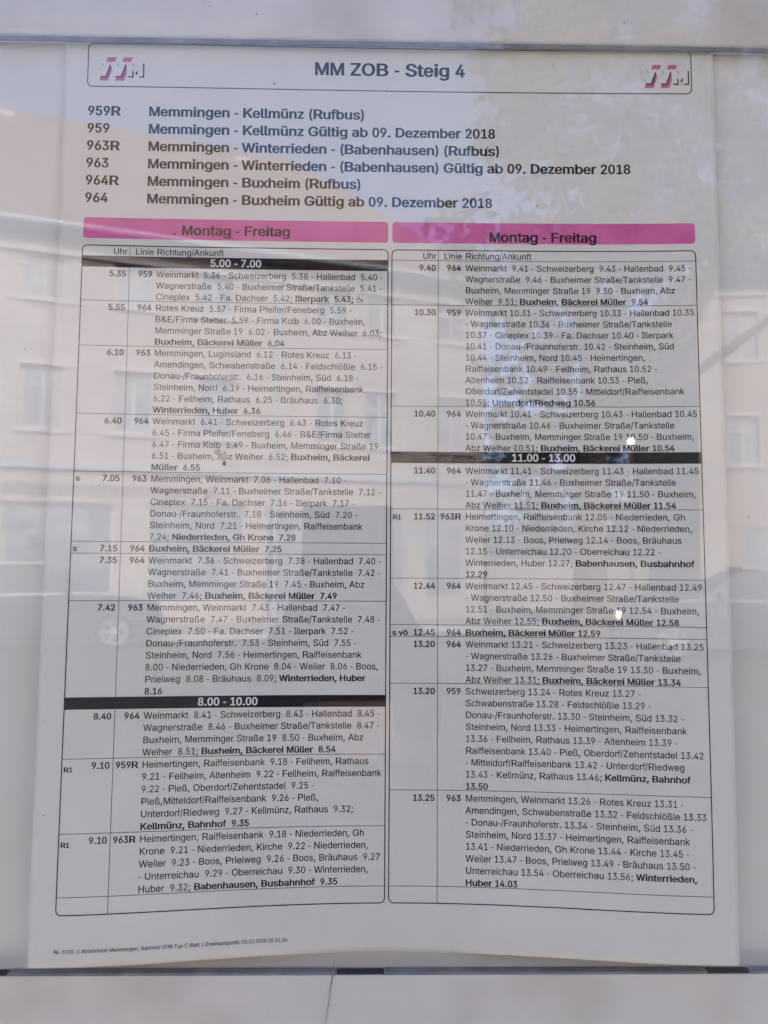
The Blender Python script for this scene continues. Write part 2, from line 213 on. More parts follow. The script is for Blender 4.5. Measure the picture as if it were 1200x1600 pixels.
'f':(254,278,333,'-2,384,-2,322,72,322,72,-5,150,-5,150,322,237,322,237,384,150,384,150,418,153,441,161,456,174,466,195,469,233,463,253,524,224,532,187,535,132,523,108,509,88,489,76,463,72,432,72,384','-21,385,-21,312,54,312,54,0,169,0,169,312,255,312,255,385,169,385,171,430,175,443,180,450,194,452,247,446,276,517,227,526,186,529,125,518,96,503,73,482,58,455,54,424,54,385'),
'g':(425,556,611,'104,-34,38,-68,77,-114,131,-144,166,-153,207,-156,252,-152,294,-141,330,-121,357,-93,375,-55,381,-9,381,384,305,384,305,335,294,349,258,377,230,386,196,389,149,383,108,365,73,335,47,295,31,247,26,191,31,135,47,88,74,50,108,22,149,5,195,0,229,3,256,11,293,38,303,52,303,-5,296,-45,277,-71,246,-87,207,-92,158,-84,127,-62;117,125,108,156,105,193,108,229,116,260,131,287,150,307,175,320,205,325,235,321,259,308,278,288,292,262,301,230,304,193,301,155,292,123,278,98,259,79,235,68,205,64,175,68,150,80,131,99','108,-13,10,-51,64,-103,124,-133,163,-141,207,-144,256,-140,301,-129,341,-109,373,-81,393,-43,399,2,399,385,286,385,286,364,267,378,234,387,195,390,144,384,97,365,59,336,30,297,13,249,7,194,13,139,31,92,60,55,99,27,144,10,194,5,232,7,265,16,284,29,284,7,279,-28,265,-51,241,-65,207,-70,165,-62,140,-43;126,162,123,195,126,229,134,258,146,282,161,300,180,311,205,315,229,311,248,300,263,283,275,259,283,230,285,195,283,160,275,132,263,109,248,93,230,83,205,79,180,83,161,93,146,110,134,133'),
'h':(410,556,611,'44,514,44,-5,122,-5,122,226,125,256,134,280,147,299,165,313,186,321,210,324,242,318,267,301,282,273,288,235,288,-5,366,-5,366,241,361,286,348,323,327,352,299,373,266,385,227,389,185,384,147,366,117,335,122,514','26,509,26,0,141,0,141,227,143,254,150,276,161,292,174,304,190,312,209,314,235,309,253,294,264,270,269,235,269,0,384,0,384,242,380,286,365,323,341,352,308,374,270,386,227,390,179,384,136,367,125,356,141,509'),
'i':(167,222,278,'48,451,64,441,84,438,103,441,120,451,131,466,135,483,131,501,120,516,103,526,84,529,64,526,48,516,36,501,33,483,36,466;44,384,44,-5,122,-5,122,384','19,492,14,473,19,453,35,437,57,426,84,423,110,426,133,437,149,453,154,473,149,492,133,509,110,520,84,523,57,520,35,509;26,385,26,0,141,0,141,385'),
'j':(167,222,278,'-18,-82,-18,-148,39,-144,69,-134,92,-116,109,-93,119,-64,122,-30,122,384,44,384,44,-29,41,-52,34,-69,22,-78;47,451,64,441,83,438,103,441,119,451,131,466,135,483,131,501,119,516,103,526,83,529,64,526,47,516,36,501,32,483,36,466','-37,-61,-37,-137,43,-133,78,-122,106,-104,126,-80,137,-51,141,-18,141,385,26,385,26,-16,23,-36,15,-57;19,492,13,473,19,453,34,437,57,426,83,423,110,426,132,437,148,453,154,473,148,492,132,509,110,520,83,523,57,520,34,509'),
'k':(381,500,556,'44,514,44,-5,122,-5,122,138,153,170,290,-5,386,-4,212,216,374,383,281,384,122,222,122,514','26,509,26,0,141,0,141,140,151,164,281,0,416,2,237,217,405,382,273,385,141,256,141,509'),
'l':(189,222,278,'44,514,44,84,50,46,68,17,98,-2,139,-7,191,-2,176,60,146,57,133,59,128,65,122,99,122,514','141,74,145,77,141,107,141,509,26,509,26,91,32,53,54,22,91,4,139,-2,213,4,191,76,147,73'),
'm':(610,833,889,'120,384,44,384,44,-5,122,-5,122,238,125,265,133,287,146,304,161,315,200,325,226,321,247,307,261,287,266,259,266,-5,344,-5,344,247,353,288,379,315,397,323,418,325,445,321,467,309,482,287,487,253,487,-5,565,-5,565,255,561,297,548,331,528,357,501,376,470,387,436,391,377,380,331,347,317,326,316,334,293,364,260,385,219,391,168,381,126,349,116,334','26,385,26,0,141,0,141,238,143,263,150,282,159,296,169,307,201,315,219,311,234,300,243,282,247,259,247,0,362,0,362,246,370,283,389,307,401,313,418,316,439,312,454,301,464,283,469,253,469,0,584,0,584,256,579,296,565,331,541,358,510,377,475,388,435,392,370,380,320,349,306,364,267,385,219,392,161,381,131,362,139,385'),
'n':(410,556,611,'122,-5,122,226,125,256,134,280,147,299,165,313,186,321,210,324,242,318,267,301,282,273,288,235,288,-5,366,-5,366,241,361,286,348,323,327,352,299,373,266,385,227,389,185,384,147,366,116,335,120,384,44,384,44,-5','136,367,132,363,139,385,26,385,26,0,141,0,141,227,143,254,150,276,161,292,174,304,190,312,209,314,235,309,253,294,264,270,269,235,269,0,384,0,384,242,380,286,365,323,341,352,308,374,270,386,227,390,179,384'),
'o':(415,556,611,'26,187,31,132,48,83,76,42,112,12,157,-7,207,-13,258,-7,303,12,340,42,367,83,384,132,390,187,384,244,367,293,340,334,303,364,258,383,207,389,157,383,112,364,76,334,48,293,31,244;108,152,105,187,108,224,116,256,131,284,150,306,176,320,207,325,239,320,265,306,285,284,299,256,308,223,311,187,308,152,299,119,285,91,265,70,239,56,207,51,176,56,150,70,131,91,116,119','13,136,32,88,62,48,102,17,152,-2,207,-8,263,-2,313,17,354,48,384,88,402,136,408,190,402,246,384,294,354,335,313,365,263,384,207,390,152,384,102,365,62,335,32,295,13,246,7,190;126,158,123,190,126,224,134,254,146,279,162,298,181,311,207,315,234,311,254,298,270,279,282,254,289,224,292,190,289,158,282,128,270,103,254,84,234,72,207,67,181,72,162,84,146,103,134,128'),
'p':(424,556,611,'44,384,44,-148,122,-148,122,42,132,28,168,-1,196,-10,230,-13,277,-7,318,12,352,42,378,82,394,132,399,189,393,246,378,295,352,335,318,365,276,383,229,389,195,386,167,377,131,349,120,334,120,384;124,151,121,189,124,228,133,261,147,288,166,308,190,321,220,325,250,320,275,307,294,287,308,259,317,227,320,189,317,152,308,118,294,91,274,70,250,56,220,52,191,56,167,69,147,89,133,117','26,385,26,-136,141,-136,141,18,159,5,192,-5,230,-8,282,-2,328,17,367,47,395,87,412,136,417,192,412,247,394,296,366,336,328,365,281,384,230,390,191,387,158,378,139,364,139,385;140,192,142,228,150,258,162,282,177,300,196,311,220,315,245,311,263,299,279,281,291,257,298,227,301,192,298,158,291,127,278,102,263,83,244,72,220,68,197,72,178,83,162,101,150,126,143,156'),
'q':(424,556,611,'26,189,31,132,47,82,72,42,107,12,148,-7,195,-13,229,-10,256,-1,293,28,302,41,302,-148,380,-148,380,384,304,384,304,334,293,349,257,377,230,386,195,389,149,383,107,365,73,335,47,295,31,246;108,152,105,189,108,227,116,259,130,287,150,307,174,320,205,325,234,321,258,308,278,288,292,261,300,228,303,189,300,151,291,117,277,89,258,69,234,56,205,52,175,56,150,70,131,91,117,118','7,192,13,136,30,87,58,47,96,17,143,-2,195,-8,233,-5,266,5,284,17,284,-136,399,-136,399,385,286,385,286,364,266,378,233,387,195,390,143,384,97,365,59,336,30,296,13,247;126,158,123,192,126,227,134,257,146,281,161,299,180,311,205,315,229,311,247,300,263,282,274,258,282,228,285,192,282,156,274,126,262,101,247,83,228,72,205,68,180,72,162,83,146,102,134,127'),
'r':(259,333,389,'122,-5,122,237,125,261,133,281,146,298,163,310,184,318,207,321,252,317,252,389,213,390,178,385,148,371,124,350,116,329,120,384,44,384,44,-5','141,0,141,237,143,259,149,276,159,291,172,302,188,309,207,311,270,307,270,389,212,390,173,386,137,372,139,385,26,385,26,0'),
's':(365,500,556,'25,98,38,61,55,35,79,14,109,-1,143,-10,182,-13,225,-9,263,2,295,20,319,44,335,73,340,107,333,144,312,175,278,198,232,214,174,228,129,247,120,260,117,277,122,297,136,313,159,324,187,327,217,323,237,312,251,295,263,271,337,286,306,342,284,362,257,377,225,386,187,389,147,386,112,375,81,358,58,334,43,306,38,274,45,236,66,205,100,181,147,165,233,142,248,132,257,119,259,103,254,83,239,66,215,55,181,50,152,54,129,64,112,82,99,112','1,110,21,67,41,40,69,19,102,4,140,-5,182,-8,229,-4,271,7,307,25,335,50,353,80,359,113,351,152,326,183,287,207,237,222,180,235,141,253,136,276,139,291,147,305,164,314,187,317,211,314,225,304,253,263,364,280,321,342,295,363,264,378,228,387,187,390,144,387,104,376,70,358,43,335,25,306,19,273,27,234,52,202,92,178,141,163,225,141,235,133,239,122,240,110,238,94,228,80,209,70,181,66,157,70,140,79,128,94,110,126'),
't':(227,278,333,'-2,384,-2,322,56,322,56,92,64,50,86,18,122,-3,168,-9,193,-8,223,-2,208,59,170,55,153,58,143,65,137,78,134,98,134,322,212,322,212,384,134,384,134,476,56,476,56,384','-21,385,-21,312,38,312,38,99,46,57,73,23,116,3,167,-4,195,-3,245,4,223,75,171,71,159,73,155,87,153,105,153,312,231,312,231,385,153,385,153,473,38,473,38,385'),
'u':(410,556,611,'44,139,48,94,61,56,83,27,111,6,144,-6,182,-10,225,-4,262,13,293,44,290,-5,366,-5,366,384,288,384,288,153,285,123,276,99,262,80,245,66,224,58,200,55,168,61,143,78,128,106,122,144,122,384,44,384','201,71,175,76,157,91,145,115,141,150,141,385,26,385,26,144,30,100,45,62,69,33,102,12,140,-1,183,-5,230,1,273,18,278,22,271,0,384,0,384,385,269,385,269,158,266,131,259,109,249,93,236,81,220,73'),
'v':(389,500,556,'5,384,157,-5,232,-5,384,384,299,384,216,157,195,67,173,157,90,384','-22,385,144,0,245,0,411,385,286,385,198,163,195,87,191,163,103,385'),
'w':(567,722,778,'11,384,131,-5,205,-5,283,301,311,170,362,-5,436,-5,556,384,474,384,405,136,397,72,370,215,323,384,245,384,177,136,170,71,142,215,94,384','-14,385,118,0,219,0,283,290,293,172,348,0,450,0,581,385,459,385,392,160,388,218,337,385,231,385,164,159,160,218,108,385'),
'x':(379,500,556,'155,83,189,145,224,83,282,-5,371,-4,235,192,365,384,277,384,226,308,191,242,105,384,15,384,145,194,7,-4,96,-5','171,87,189,138,208,87,272,0,401,2,257,195,395,383,267,385,210,309,190,255,115,385,-14,383,122,197,-22,2,106,0'),
'y':(389,500,556,'55,-80,37,-142,63,-148,92,-150,143,-140,183,-110,212,-60,384,384,299,384,216,157,195,68,173,157,90,384,5,384,153,-1,143,-34,124,-70,102,-84','41,-58,14,-129,60,-137,93,-139,151,-129,197,-98,229,-49,411,385,286,385,198,163,195,87,191,163,103,385,-22,385,134,10,126,-18,110,-51,98,-62'),
'z':(380,500,500,'33,47,33,-5,347,-5,347,61,140,60,341,329,341,384,39,384,39,318,240,319','15,59,15,0,366,0,366,77,169,74,360,324,360,385,21,385,21,308,210,311'),
'ä':(389,556,556,'83,451,99,441,117,438,136,441,152,451,163,466,166,483,163,501,152,515,136,525,117,528,99,525,83,515,72,501,68,483,72,466;22,108,26,72,40,42,62,18,91,0,124,-10,160,-14,218,-4,258,21,268,35,268,-5,345,-5,345,252,341,291,330,323,312,347,290,365,241,384,194,389,131,380,100,368,73,350,50,325,29,288,104,268,124,297,152,318,196,326,236,317,259,294,267,257,265,245,261,239,232,232,123,216,73,198,52,183,36,164,25,139;171,50,133,57,109,75,101,105,103,123,110,136,137,154,262,177,267,182,267,138,264,116,256,96,242,78,224,63,200,54;212,483,216,466,226,451,242,441,261,438,280,441,296,451,307,466,310,483,307,501,296,515,280,525,261,528,242,525,226,515,216,501','69,437,91,426,117,423,143,426,165,437,180,454,185,473,180,492,165,508,143,519,117,523,91,519,69,508,54,492,49,473,54,453;35,326,2,283,112,260,137,291,160,308,195,316,227,308,242,289,248,249,251,246,228,239,119,224,65,206,40,191,20,171,7,146,3,114,8,78,25,48,50,23,83,6,120,-5,161,-8,225,2,250,15,250,0,364,0,364,252,360,291,347,323,326,347,300,366,246,385,193,390,126,381,91,369,61,351;171,66,140,72,125,87,119,112,123,136,144,152,250,171,246,124,240,106,229,90,215,78,195,69;213,508,198,492,193,473,198,453,213,437,235,426,261,423,287,426,309,437,324,454,329,473,324,492,309,508,287,519,261,523,235,519'),
'ö':(415,556,611,'101,451,117,441,136,438,154,441,170,451,181,466,184,483,181,501,170,515,154,525,136,528,117,525,101,515,90,501,86,483,90,466;31,132,48,83,76,42,112,12,157,-7,207,-13,258,-7,303,12,340,42,367,83,384,132,390,187,384,244,367,293,340,334,303,364,258,383,207,389,157,383,112,364,76,334,48,293,31,244,26,187;116,119,108,152,105,187,108,224,116,256,131,284,150,306,176,320,207,325,239,320,265,306,285,284,299,256,308,223,311,187,308,152,299,119,285,91,265,70,239,56,207,51,176,56,150,70,131,91;230,483,234,466,245,451,260,441,279,438,298,441,314,451,325,466,328,483,325,501,314,515,298,525,279,528,260,525,245,515,234,501','67,473,72,453,88,437,110,426,136,423,162,426,183,437,198,454,203,473,198,492,183,508,162,519,136,523,110,519,88,508,72,492;32,88,62,48,102,17,152,-2,207,-8,263,-2,313,17,354,48,384,88,402,136,408,190,402,246,384,294,354,335,313,365,263,384,207,390,152,384,102,365,62,335,32,295,13,246,7,190,13,136;134,128,126,158,123,190,126,224,134,254,146,279,162,298,181,311,207,315,234,311,254,298,270,279,282,254,289,224,292,190,289,158,282,128,270,103,254,84,234,72,207,67,181,72,162,84,146,103;211,473,216,453,231,437,253,426,279,423,305,426,327,437,342,454,347,473,342,492,327,508,305,519,279,523,253,519,231,508,216,492'),
'ü':(410,556,611,'98,451,114,441,133,438,152,441,168,451,179,466,182,483,179,501,168,515,152,525,133,528,114,525,98,515,88,501,84,483,88,466;44,139,48,94,61,56,83,27,111,6,144,-6,182,-10,225,-4,262,13,293,44,290,-5,366,-5,366,384,288,384,288,153,285,123,276,99,262,80,245,66,224,58,200,55,168,61,143,78,128,106,122,144,122,384,44,384;231,466,242,451,258,441,277,438,296,441,312,451,322,466,326,483,322,501,312,515,296,525,277,528,258,525,242,515,231,501,228,483','85,508,70,492,65,473,70,453,85,437,107,426,133,423,159,426,181,437,196,454,201,473,196,492,181,508,159,519,133,523,107,519;201,71,175,76,157,91,145,115,141,150,141,385,26,385,26,144,30,100,45,62,69,33,102,12,140,-1,183,-5,230,1,273,18,278,22,271,0,384,0,384,385,269,385,269,158,266,131,259,109,249,93,236,81,220,73;209,473,214,453,229,437,251,426,277,423,303,426,325,437,340,454,345,473,340,492,325,508,303,519,277,523,251,519,229,508,214,492'),
'ß':(441,611,611,'148,432,168,448,197,454,223,450,244,438,258,418,263,388,256,355,222,308,214,272,217,246,227,224,259,190,295,163,323,136,331,121,333,105,329,84,316,68,295,58,266,55,220,63,183,81,153,18,205,-3,269,-12,309,-9,343,1,372,17,394,39,407,67,412,100,409,130,399,154,368,191,304,244,296,257,294,272,300,297,333,349,340,393,335,434,319,466,294,490,264,507,231,517,196,521,140,511,93,481,62,431,52,363,52,-5,130,-5,130,362,135,404','33,0,149,0,149,18,200,2,269,-7,312,-3,350,6,383,22,409,45,425,74,430,107,427,137,415,162,381,199,318,249,314,260,313,271,317,292,351,343,359,387,353,427,334,460,305,485,271,502,234,512,196,515,133,505,79,475,44,425,33,358;149,357,153,395,162,420,176,433,197,438,217,434,232,424,241,407,244,382,239,354,205,309,195,272,199,245,212,222,246,188,283,162,308,137,313,125,314,112,312,95,305,82,290,74,266,71,226,78,174,98,149,58'),
'0':(453,556,556,'39,254,45,177,61,112,88,59,125,20,171,-4,227,-12,282,-4,329,20,366,59,392,112,408,177,414,254,408,331,392,397,365,449,328,488,282,513,227,521,172,513,125,488,88,449,61,397,45,331;121,195,118,254,121,314,131,363,147,403,169,431,195,449,227,454,258,449,284,431,306,403,322,364,332,314,335,254,332,195,322,145,306,106,284,78,258,60,227,55,195,60,169,78,147,106,131,145','21,254,26,179,43,116,72,64,113,25,166,1,227,-7,288,1,340,25,381,64,410,116,427,179,432,254,427,329,410,393,381,444,340,483,287,507,227,515,166,507,114,483,73,444,44,393,26,329;140,198,136,254,140,310,149,357,164,393,181,418,202,434,227,439,251,434,272,418,290,393,304,357,314,310,317,254,314,198,304,152,290,116,272,91,251,75,227,70,202,75,181,91,163,116,149,152'),
'1':(453,556,556,'399,-5,399,60,284,60,284,514,196,514,78,429,79,350,202,440,204,60,68,60,68,-5','49,75,49,0,418,0,418,75,303,75,303,509,190,509,59,425,64,335,187,421,185,75'),
'2':(453,556,556,'62,406,56,357,135,357,138,388,146,411,159,429,176,443,198,452,223,454,270,444,287,432,300,416,309,396,312,372,303,329,275,285,55,49,55,-5,398,-5,398,62,167,60,273,176,343,256,379,316,390,372,384,412,368,448,343,478,310,501,270,516,225,521,180,516,139,501,105,477,79,445','44,401,35,346,151,346,156,381,163,401,172,417,185,429,202,436,222,439,263,429,275,419,284,405,291,387,293,367,285,328,261,288,37,61,37,0,416,0,416,77,197,74,358,252,397,311,408,367,402,407,384,443,356,473,319,496,274,510,225,515,175,510,130,496,92,472,63,440'),
'3':(453,556,556,'63,54,92,26,129,5,172,-8,218,-12,268,-7,312,8,349,32,378,63,396,101,402,145,396,187,378,225,350,257,312,280,265,293,235,292,381,459,381,514,61,514,61,447,274,448,148,301,148,243,201,243,241,239,271,229,293,213,309,194,318,170,321,145,317,118,307,96,292,78,272,66,218,55,168,64,149,75,133,90,123,109,116,137,33,137,44,90','11,149,26,95,48,59,81,31,122,10,168,-2,218,-7,272,-2,321,13,362,37,393,68,414,106,420,150,414,192,394,230,362,262,319,285,268,298,399,447,399,509,43,509,43,432,244,435,130,301,130,236,200,236,237,233,263,224,281,210,292,193,299,172,302,150,299,126,292,107,280,91,265,80,218,71,174,79,160,89,148,102,140,118,131,149'),
'4':(453,556,556,'31,160,31,100,273,100,273,-5,351,-5,351,100,422,100,422,168,351,168,351,323,273,323,273,168,122,167,324,513,242,514','13,166,13,101,255,101,255,0,370,0,370,101,440,101,440,178,370,178,370,326,255,326,255,178,151,177,353,508,231,509'),
'5':(453,556,556,'58,92,76,57,102,28,136,7,176,-7,221,-12,270,-6,313,11,349,38,376,73,394,115,399,163,396,200,387,233,372,263,351,289,326,310,297,326,265,335,229,339,175,330,145,309,158,447,375,447,375,514,88,514,58,248,130,241,170,264,218,272,246,268,270,258,291,241,306,219,316,192,319,162,316,133,307,107,292,85,272,69,248,58,222,55,177,65,145,92,135,110,129,135,50,135','90,34,128,12,172,-2,221,-7,274,-1,322,16,362,43,393,78,412,120,418,167,415,203,404,236,387,266,365,292,337,313,304,329,268,338,228,342,168,333,163,317,175,432,393,432,393,509,72,509,37,243,134,234,177,257,218,264,241,261,261,252,277,237,290,217,298,193,301,166,298,140,290,117,278,97,262,83,243,74,222,71,185,80,159,104,144,147,28,147,40,97,60,62'),
'6':(453,556,556,'60,114,77,72,103,37,138,10,179,-6,226,-12,273,-6,314,10,349,36,375,70,392,111,397,157,392,203,377,242,353,275,320,299,280,314,235,319,192,312,179,296,336,513,248,514,130,343,72,241,59,200,55,162;137,129,134,158,137,187,145,212,160,232,178,247,201,257,226,260,252,257,274,247,293,232,307,211,316,186,319,157,316,129,307,104,292,83,274,67,252,57,226,54,201,57,178,67,160,83,146,104','42,119,61,77,90,42,128,15,175,-1,226,-7,278,-1,324,15,362,41,391,75,410,116,416,161,411,207,394,246,366,279,329,303,285,318,234,323,211,319,365,507,238,509,114,343,55,244,41,204,36,166;155,136,152,163,155,188,162,210,173,228,188,242,205,250,226,253,247,250,265,242,279,228,290,210,298,188,300,161,298,136,290,114,279,95,264,81,247,72,226,69,206,72,188,81,173,95,162,114'),
'7':(453,556,556,'170,-5,399,447,399,514,54,514,54,447,310,447,84,-5','182,0,418,437,418,509,35,509,35,432,282,432,56,1'),
'8':(453,556,556,'67,59,95,29,132,7,176,-7,226,-12,276,-7,320,7,357,29,386,59,403,95,409,135,406,168,395,197,378,223,357,245,331,261,316,265,339,278,366,305,384,340,390,380,385,419,369,453,343,481,310,502,271,516,226,521,182,516,142,502,109,481,83,453,67,419,62,380,68,340,86,305,114,278,137,267,122,261,96,245,74,223,57,197,47,167,43,135,49,95;136,94,127,115,124,139,127,164,137,186,152,204,173,218,198,227,226,230,254,227,279,218,300,204,315,186,325,164,328,139,325,115,316,94,301,78,281,65,256,57,226,54,196,57,171,65,151,78;226,295,181,305,165,317,152,333,144,353,141,376,144,398,152,417,164,433,181,445,226,455,272,445,288,433,300,417,308,398,311,376,308,353,300,333,287,317,271,305','103,271,104,267,113,266,84,251,59,229,40,203,29,173,25,140,31,100,52,64,83,34,124,12,172,-2,226,-7,280,-2,328,12,369,34,401,64,421,100,428,140,424,173,412,203,393,229,368,251,339,267,349,266,350,271,382,299,402,335,409,375,403,413,384,447,355,476,318,497,275,511,226,515,178,511,134,497,96,476,68,447,49,413,43,375,50,334,70,299;145,123,143,144,145,166,153,185,165,201,181,214,202,222,226,225,250,222,271,214,287,201,299,185,307,166,309,144,307,123,300,105,289,91,274,80,253,72,226,70,200,72,178,80,163,91,152,105;226,300,189,309,177,319,168,333,162,350,160,370,162,390,168,407,177,420,188,430,226,439,264,430,275,420,284,407,290,390,292,370,290,350,284,333,274,319,263,309'),
'9':(453,556,556,'60,306,75,266,100,234,133,210,173,195,218,190,260,197,273,212,117,-4,205,-5,322,166,381,268,393,308,397,347,392,395,375,437,349,472,314,498,273,515,226,521,180,515,138,499,104,473,77,439,60,398,55,352;137,323,134,352,137,380,146,405,160,426,179,442,201,452,226,455,252,452,274,442,293,426,307,405,316,379,319,350,316,322,307,297,293,277,274,261,252,252,226,248,201,252,179,262,160,277,146,298','36,347,42,302,59,263,87,230,124,206,168,191,219,186,241,189,87,2,215,0,338,166,398,264,411,305,416,343,410,390,392,432,363,467,324,493,278,510,226,515,175,510,129,494,90,468,61,434,42,393;152,347,155,373,162,395,174,414,188,428,206,436,226,439,247,436,264,428,279,414,290,395,298,372,300,346,298,321,290,299,279,280,265,267,247,258,226,255,206,258,188,267,174,281,162,299,155,321'),
'.':(188,278,278,'45,61,41,41,45,22,57,5,74,-6,95,-10,116,-6,134,5,146,22,150,41,146,61,134,77,116,88,95,92,74,88,57,77','27,72,22,51,27,29,44,12,67,0,95,-4,123,0,147,12,163,29,168,51,163,72,147,90,123,102,95,106,67,102,44,90'),
',':(188,278,278,'60,76,28,-124,91,-124,148,76','45,91,6,-114,105,-114,172,91'),
';':(188,278,333,'65,280,83,269,103,266,124,269,142,280,154,297,158,316,154,336,142,352,124,363,103,367,83,363,65,352,53,336,49,316,53,297;60,76,28,-124,91,-124,148,76','36,335,30,313,36,292,52,274,75,262,103,258,132,262,155,274,171,292,177,313,171,335,155,353,132,365,103,369,75,365,52,353;45,91,6,-114,105,-114,172,91'),
':':(188,278,333,'45,61,41,41,45,22,57,5,74,-6,95,-10,116,-6,134,5,146,22,150,41,146,61,134,77,116,88,95,92,74,88,57,77;45,336,41,316,45,297,57,280,74,269,95,266,116,269,134,280,146,297,150,316,146,336,134,352,116,363,95,367,74,363,57,352','27,72,22,51,27,29,44,12,67,0,95,-4,123,0,147,12,163,29,168,51,163,72,147,90,123,102,95,106,67,102,44,90;27,335,22,313,27,292,44,274,67,262,95,258,123,262,147,274,163,292,168,313,163,335,147,353,123,365,95,369,67,365,44,353'),
'-':(234,333,333,'30,172,205,172,205,226,30,226','22,160,213,160,213,240,22,240'),
'(':(273,333,333,'81,207,86,130,103,53,131,-23,171,-101,249,-101,196,18,169,115,160,207,170,313,199,427,249,544,171,544,124,443,92,325','276,-92,214,31,187,123,178,209,188,309,217,417,276,538,159,538,106,437,74,323,62,209,68,135,85,60,114,-14,160,-92'),
')':(273,333,333,'78,20,24,-101,102,-101,142,-24,170,52,187,129,193,207,181,324,150,443,102,544,25,544,74,427,103,313,113,207,105,117','60,32,-3,-92,113,-92,159,-15,187,59,205,134,211,209,199,322,167,437,114,538,-3,538,57,417,85,309,95,209,87,125'),
'/':(249,278,278,'246,538,172,538,3,-81,78,-81','270,532,158,532,-21,-73,92,-73'),
'&':(448,667,722,'31,94,47,59,72,30,106,7,148,-7,197,-12,235,-8,274,2,310,19,327,36,360,-5,452,-4,377,87,405,142,413,179,417,229,341,229,337,187,326,143,231,265,298,322,323,360,332,404,328,435,316,462,296,485,270,503,237,515,200,519,163,515,130,503,104,485,83,461,71,432,67,398,70,369,80,342,123,276,79,238,40,192,29,165,26,133;108,109,106,131,108,152,117,172,171,224,278,89,247,64,221,55,193,51,168,54,147,62,130,74,117,90;184,317,153,365,146,399,153,429,172,448,202,456,223,452,239,441,250,425,253,405,247,377,231,356','7,138,13,100,31,64,60,35,98,12,144,-2,197,-7,239,-3,281,7,320,24,325,36,351,0,482,3,401,94,393,93,422,145,432,182,436,237,324,237,319,191,314,173,258,263,273,282,312,314,341,352,351,397,346,428,332,456,309,480,278,498,242,510,200,513,159,510,122,498,91,480,67,455,53,425,48,392,52,362,63,335,99,284,97,276,24,198,11,170;187,324,190,331,170,363,165,392,169,417,181,434,202,440,217,437,226,428,232,415,234,398,230,375,217,356;172,70,155,77,142,87,132,101,126,118,124,137,126,155,132,171,172,210,252,98,239,78,217,70,193,67'),
}

_cache = {}
def glyph(ch, bold):
    k = (ch, bold)
    if k not in _cache:
        g = GLYPHS[ch]; loops = []
        for part in (g[4] if bold else g[3]).split(';'):
            q = [int(a) for a in part.split(',')]; loops.append([Vector((q[i], q[i + 1], 0)) for i in range(0, len(q), 2)])
        def area(L): return sum(L[i].x * L[(i + 1) % len(L)].y - L[(i + 1) % len(L)].x * L[i].y for i in range(len(L)))
        def inside(p, L):
            c = False
            for i in range(len(L)):
                a, b = L[i], L[(i + 1) % len(L)]
                if (a.y > p.y) != (b.y > p.y) and p.x < a.x + (p.y - a.y) / (b.y - a.y) * (b.x - a.x): c = not c
            return c
        starts = []; n0 = 0
        for L in loops: starts.append(n0); n0 += len(L)
        tris = []
        for i, L in enumerate(loops):           # each outer outline with the counters that lie in it
            if area(L) <= 0: continue
            sel = [i] + [j for j, H in enumerate(loops) if area(H) < 0 and inside(H[0], L)]
            idx = [starts[j] + q for j in sel for q in range(len(loops[j]))]
            tris += [tuple(idx[q] for q in t) for t in tessellate_polygon([loops[j] for j in sel])]
        _cache[k] = ([(p.x / 1000, p.y / 1000) for L in loops for p in L], [tuple(t) for t in tris], g[0] / 1000, (g[2] if bold else g[1]) / 1000)
    return _cache[k]
def adv(ch, bold):
    if ch == ' ': return 0.278
    g = GLYPHS[ch]; return (g[2] if bold else g[1]) / 1000
def text_width(s, size):
    w = 0; b = False
    for ch in s:
        if ch == '*': b = not b; continue
        w += adv(ch, b)
    return w * size
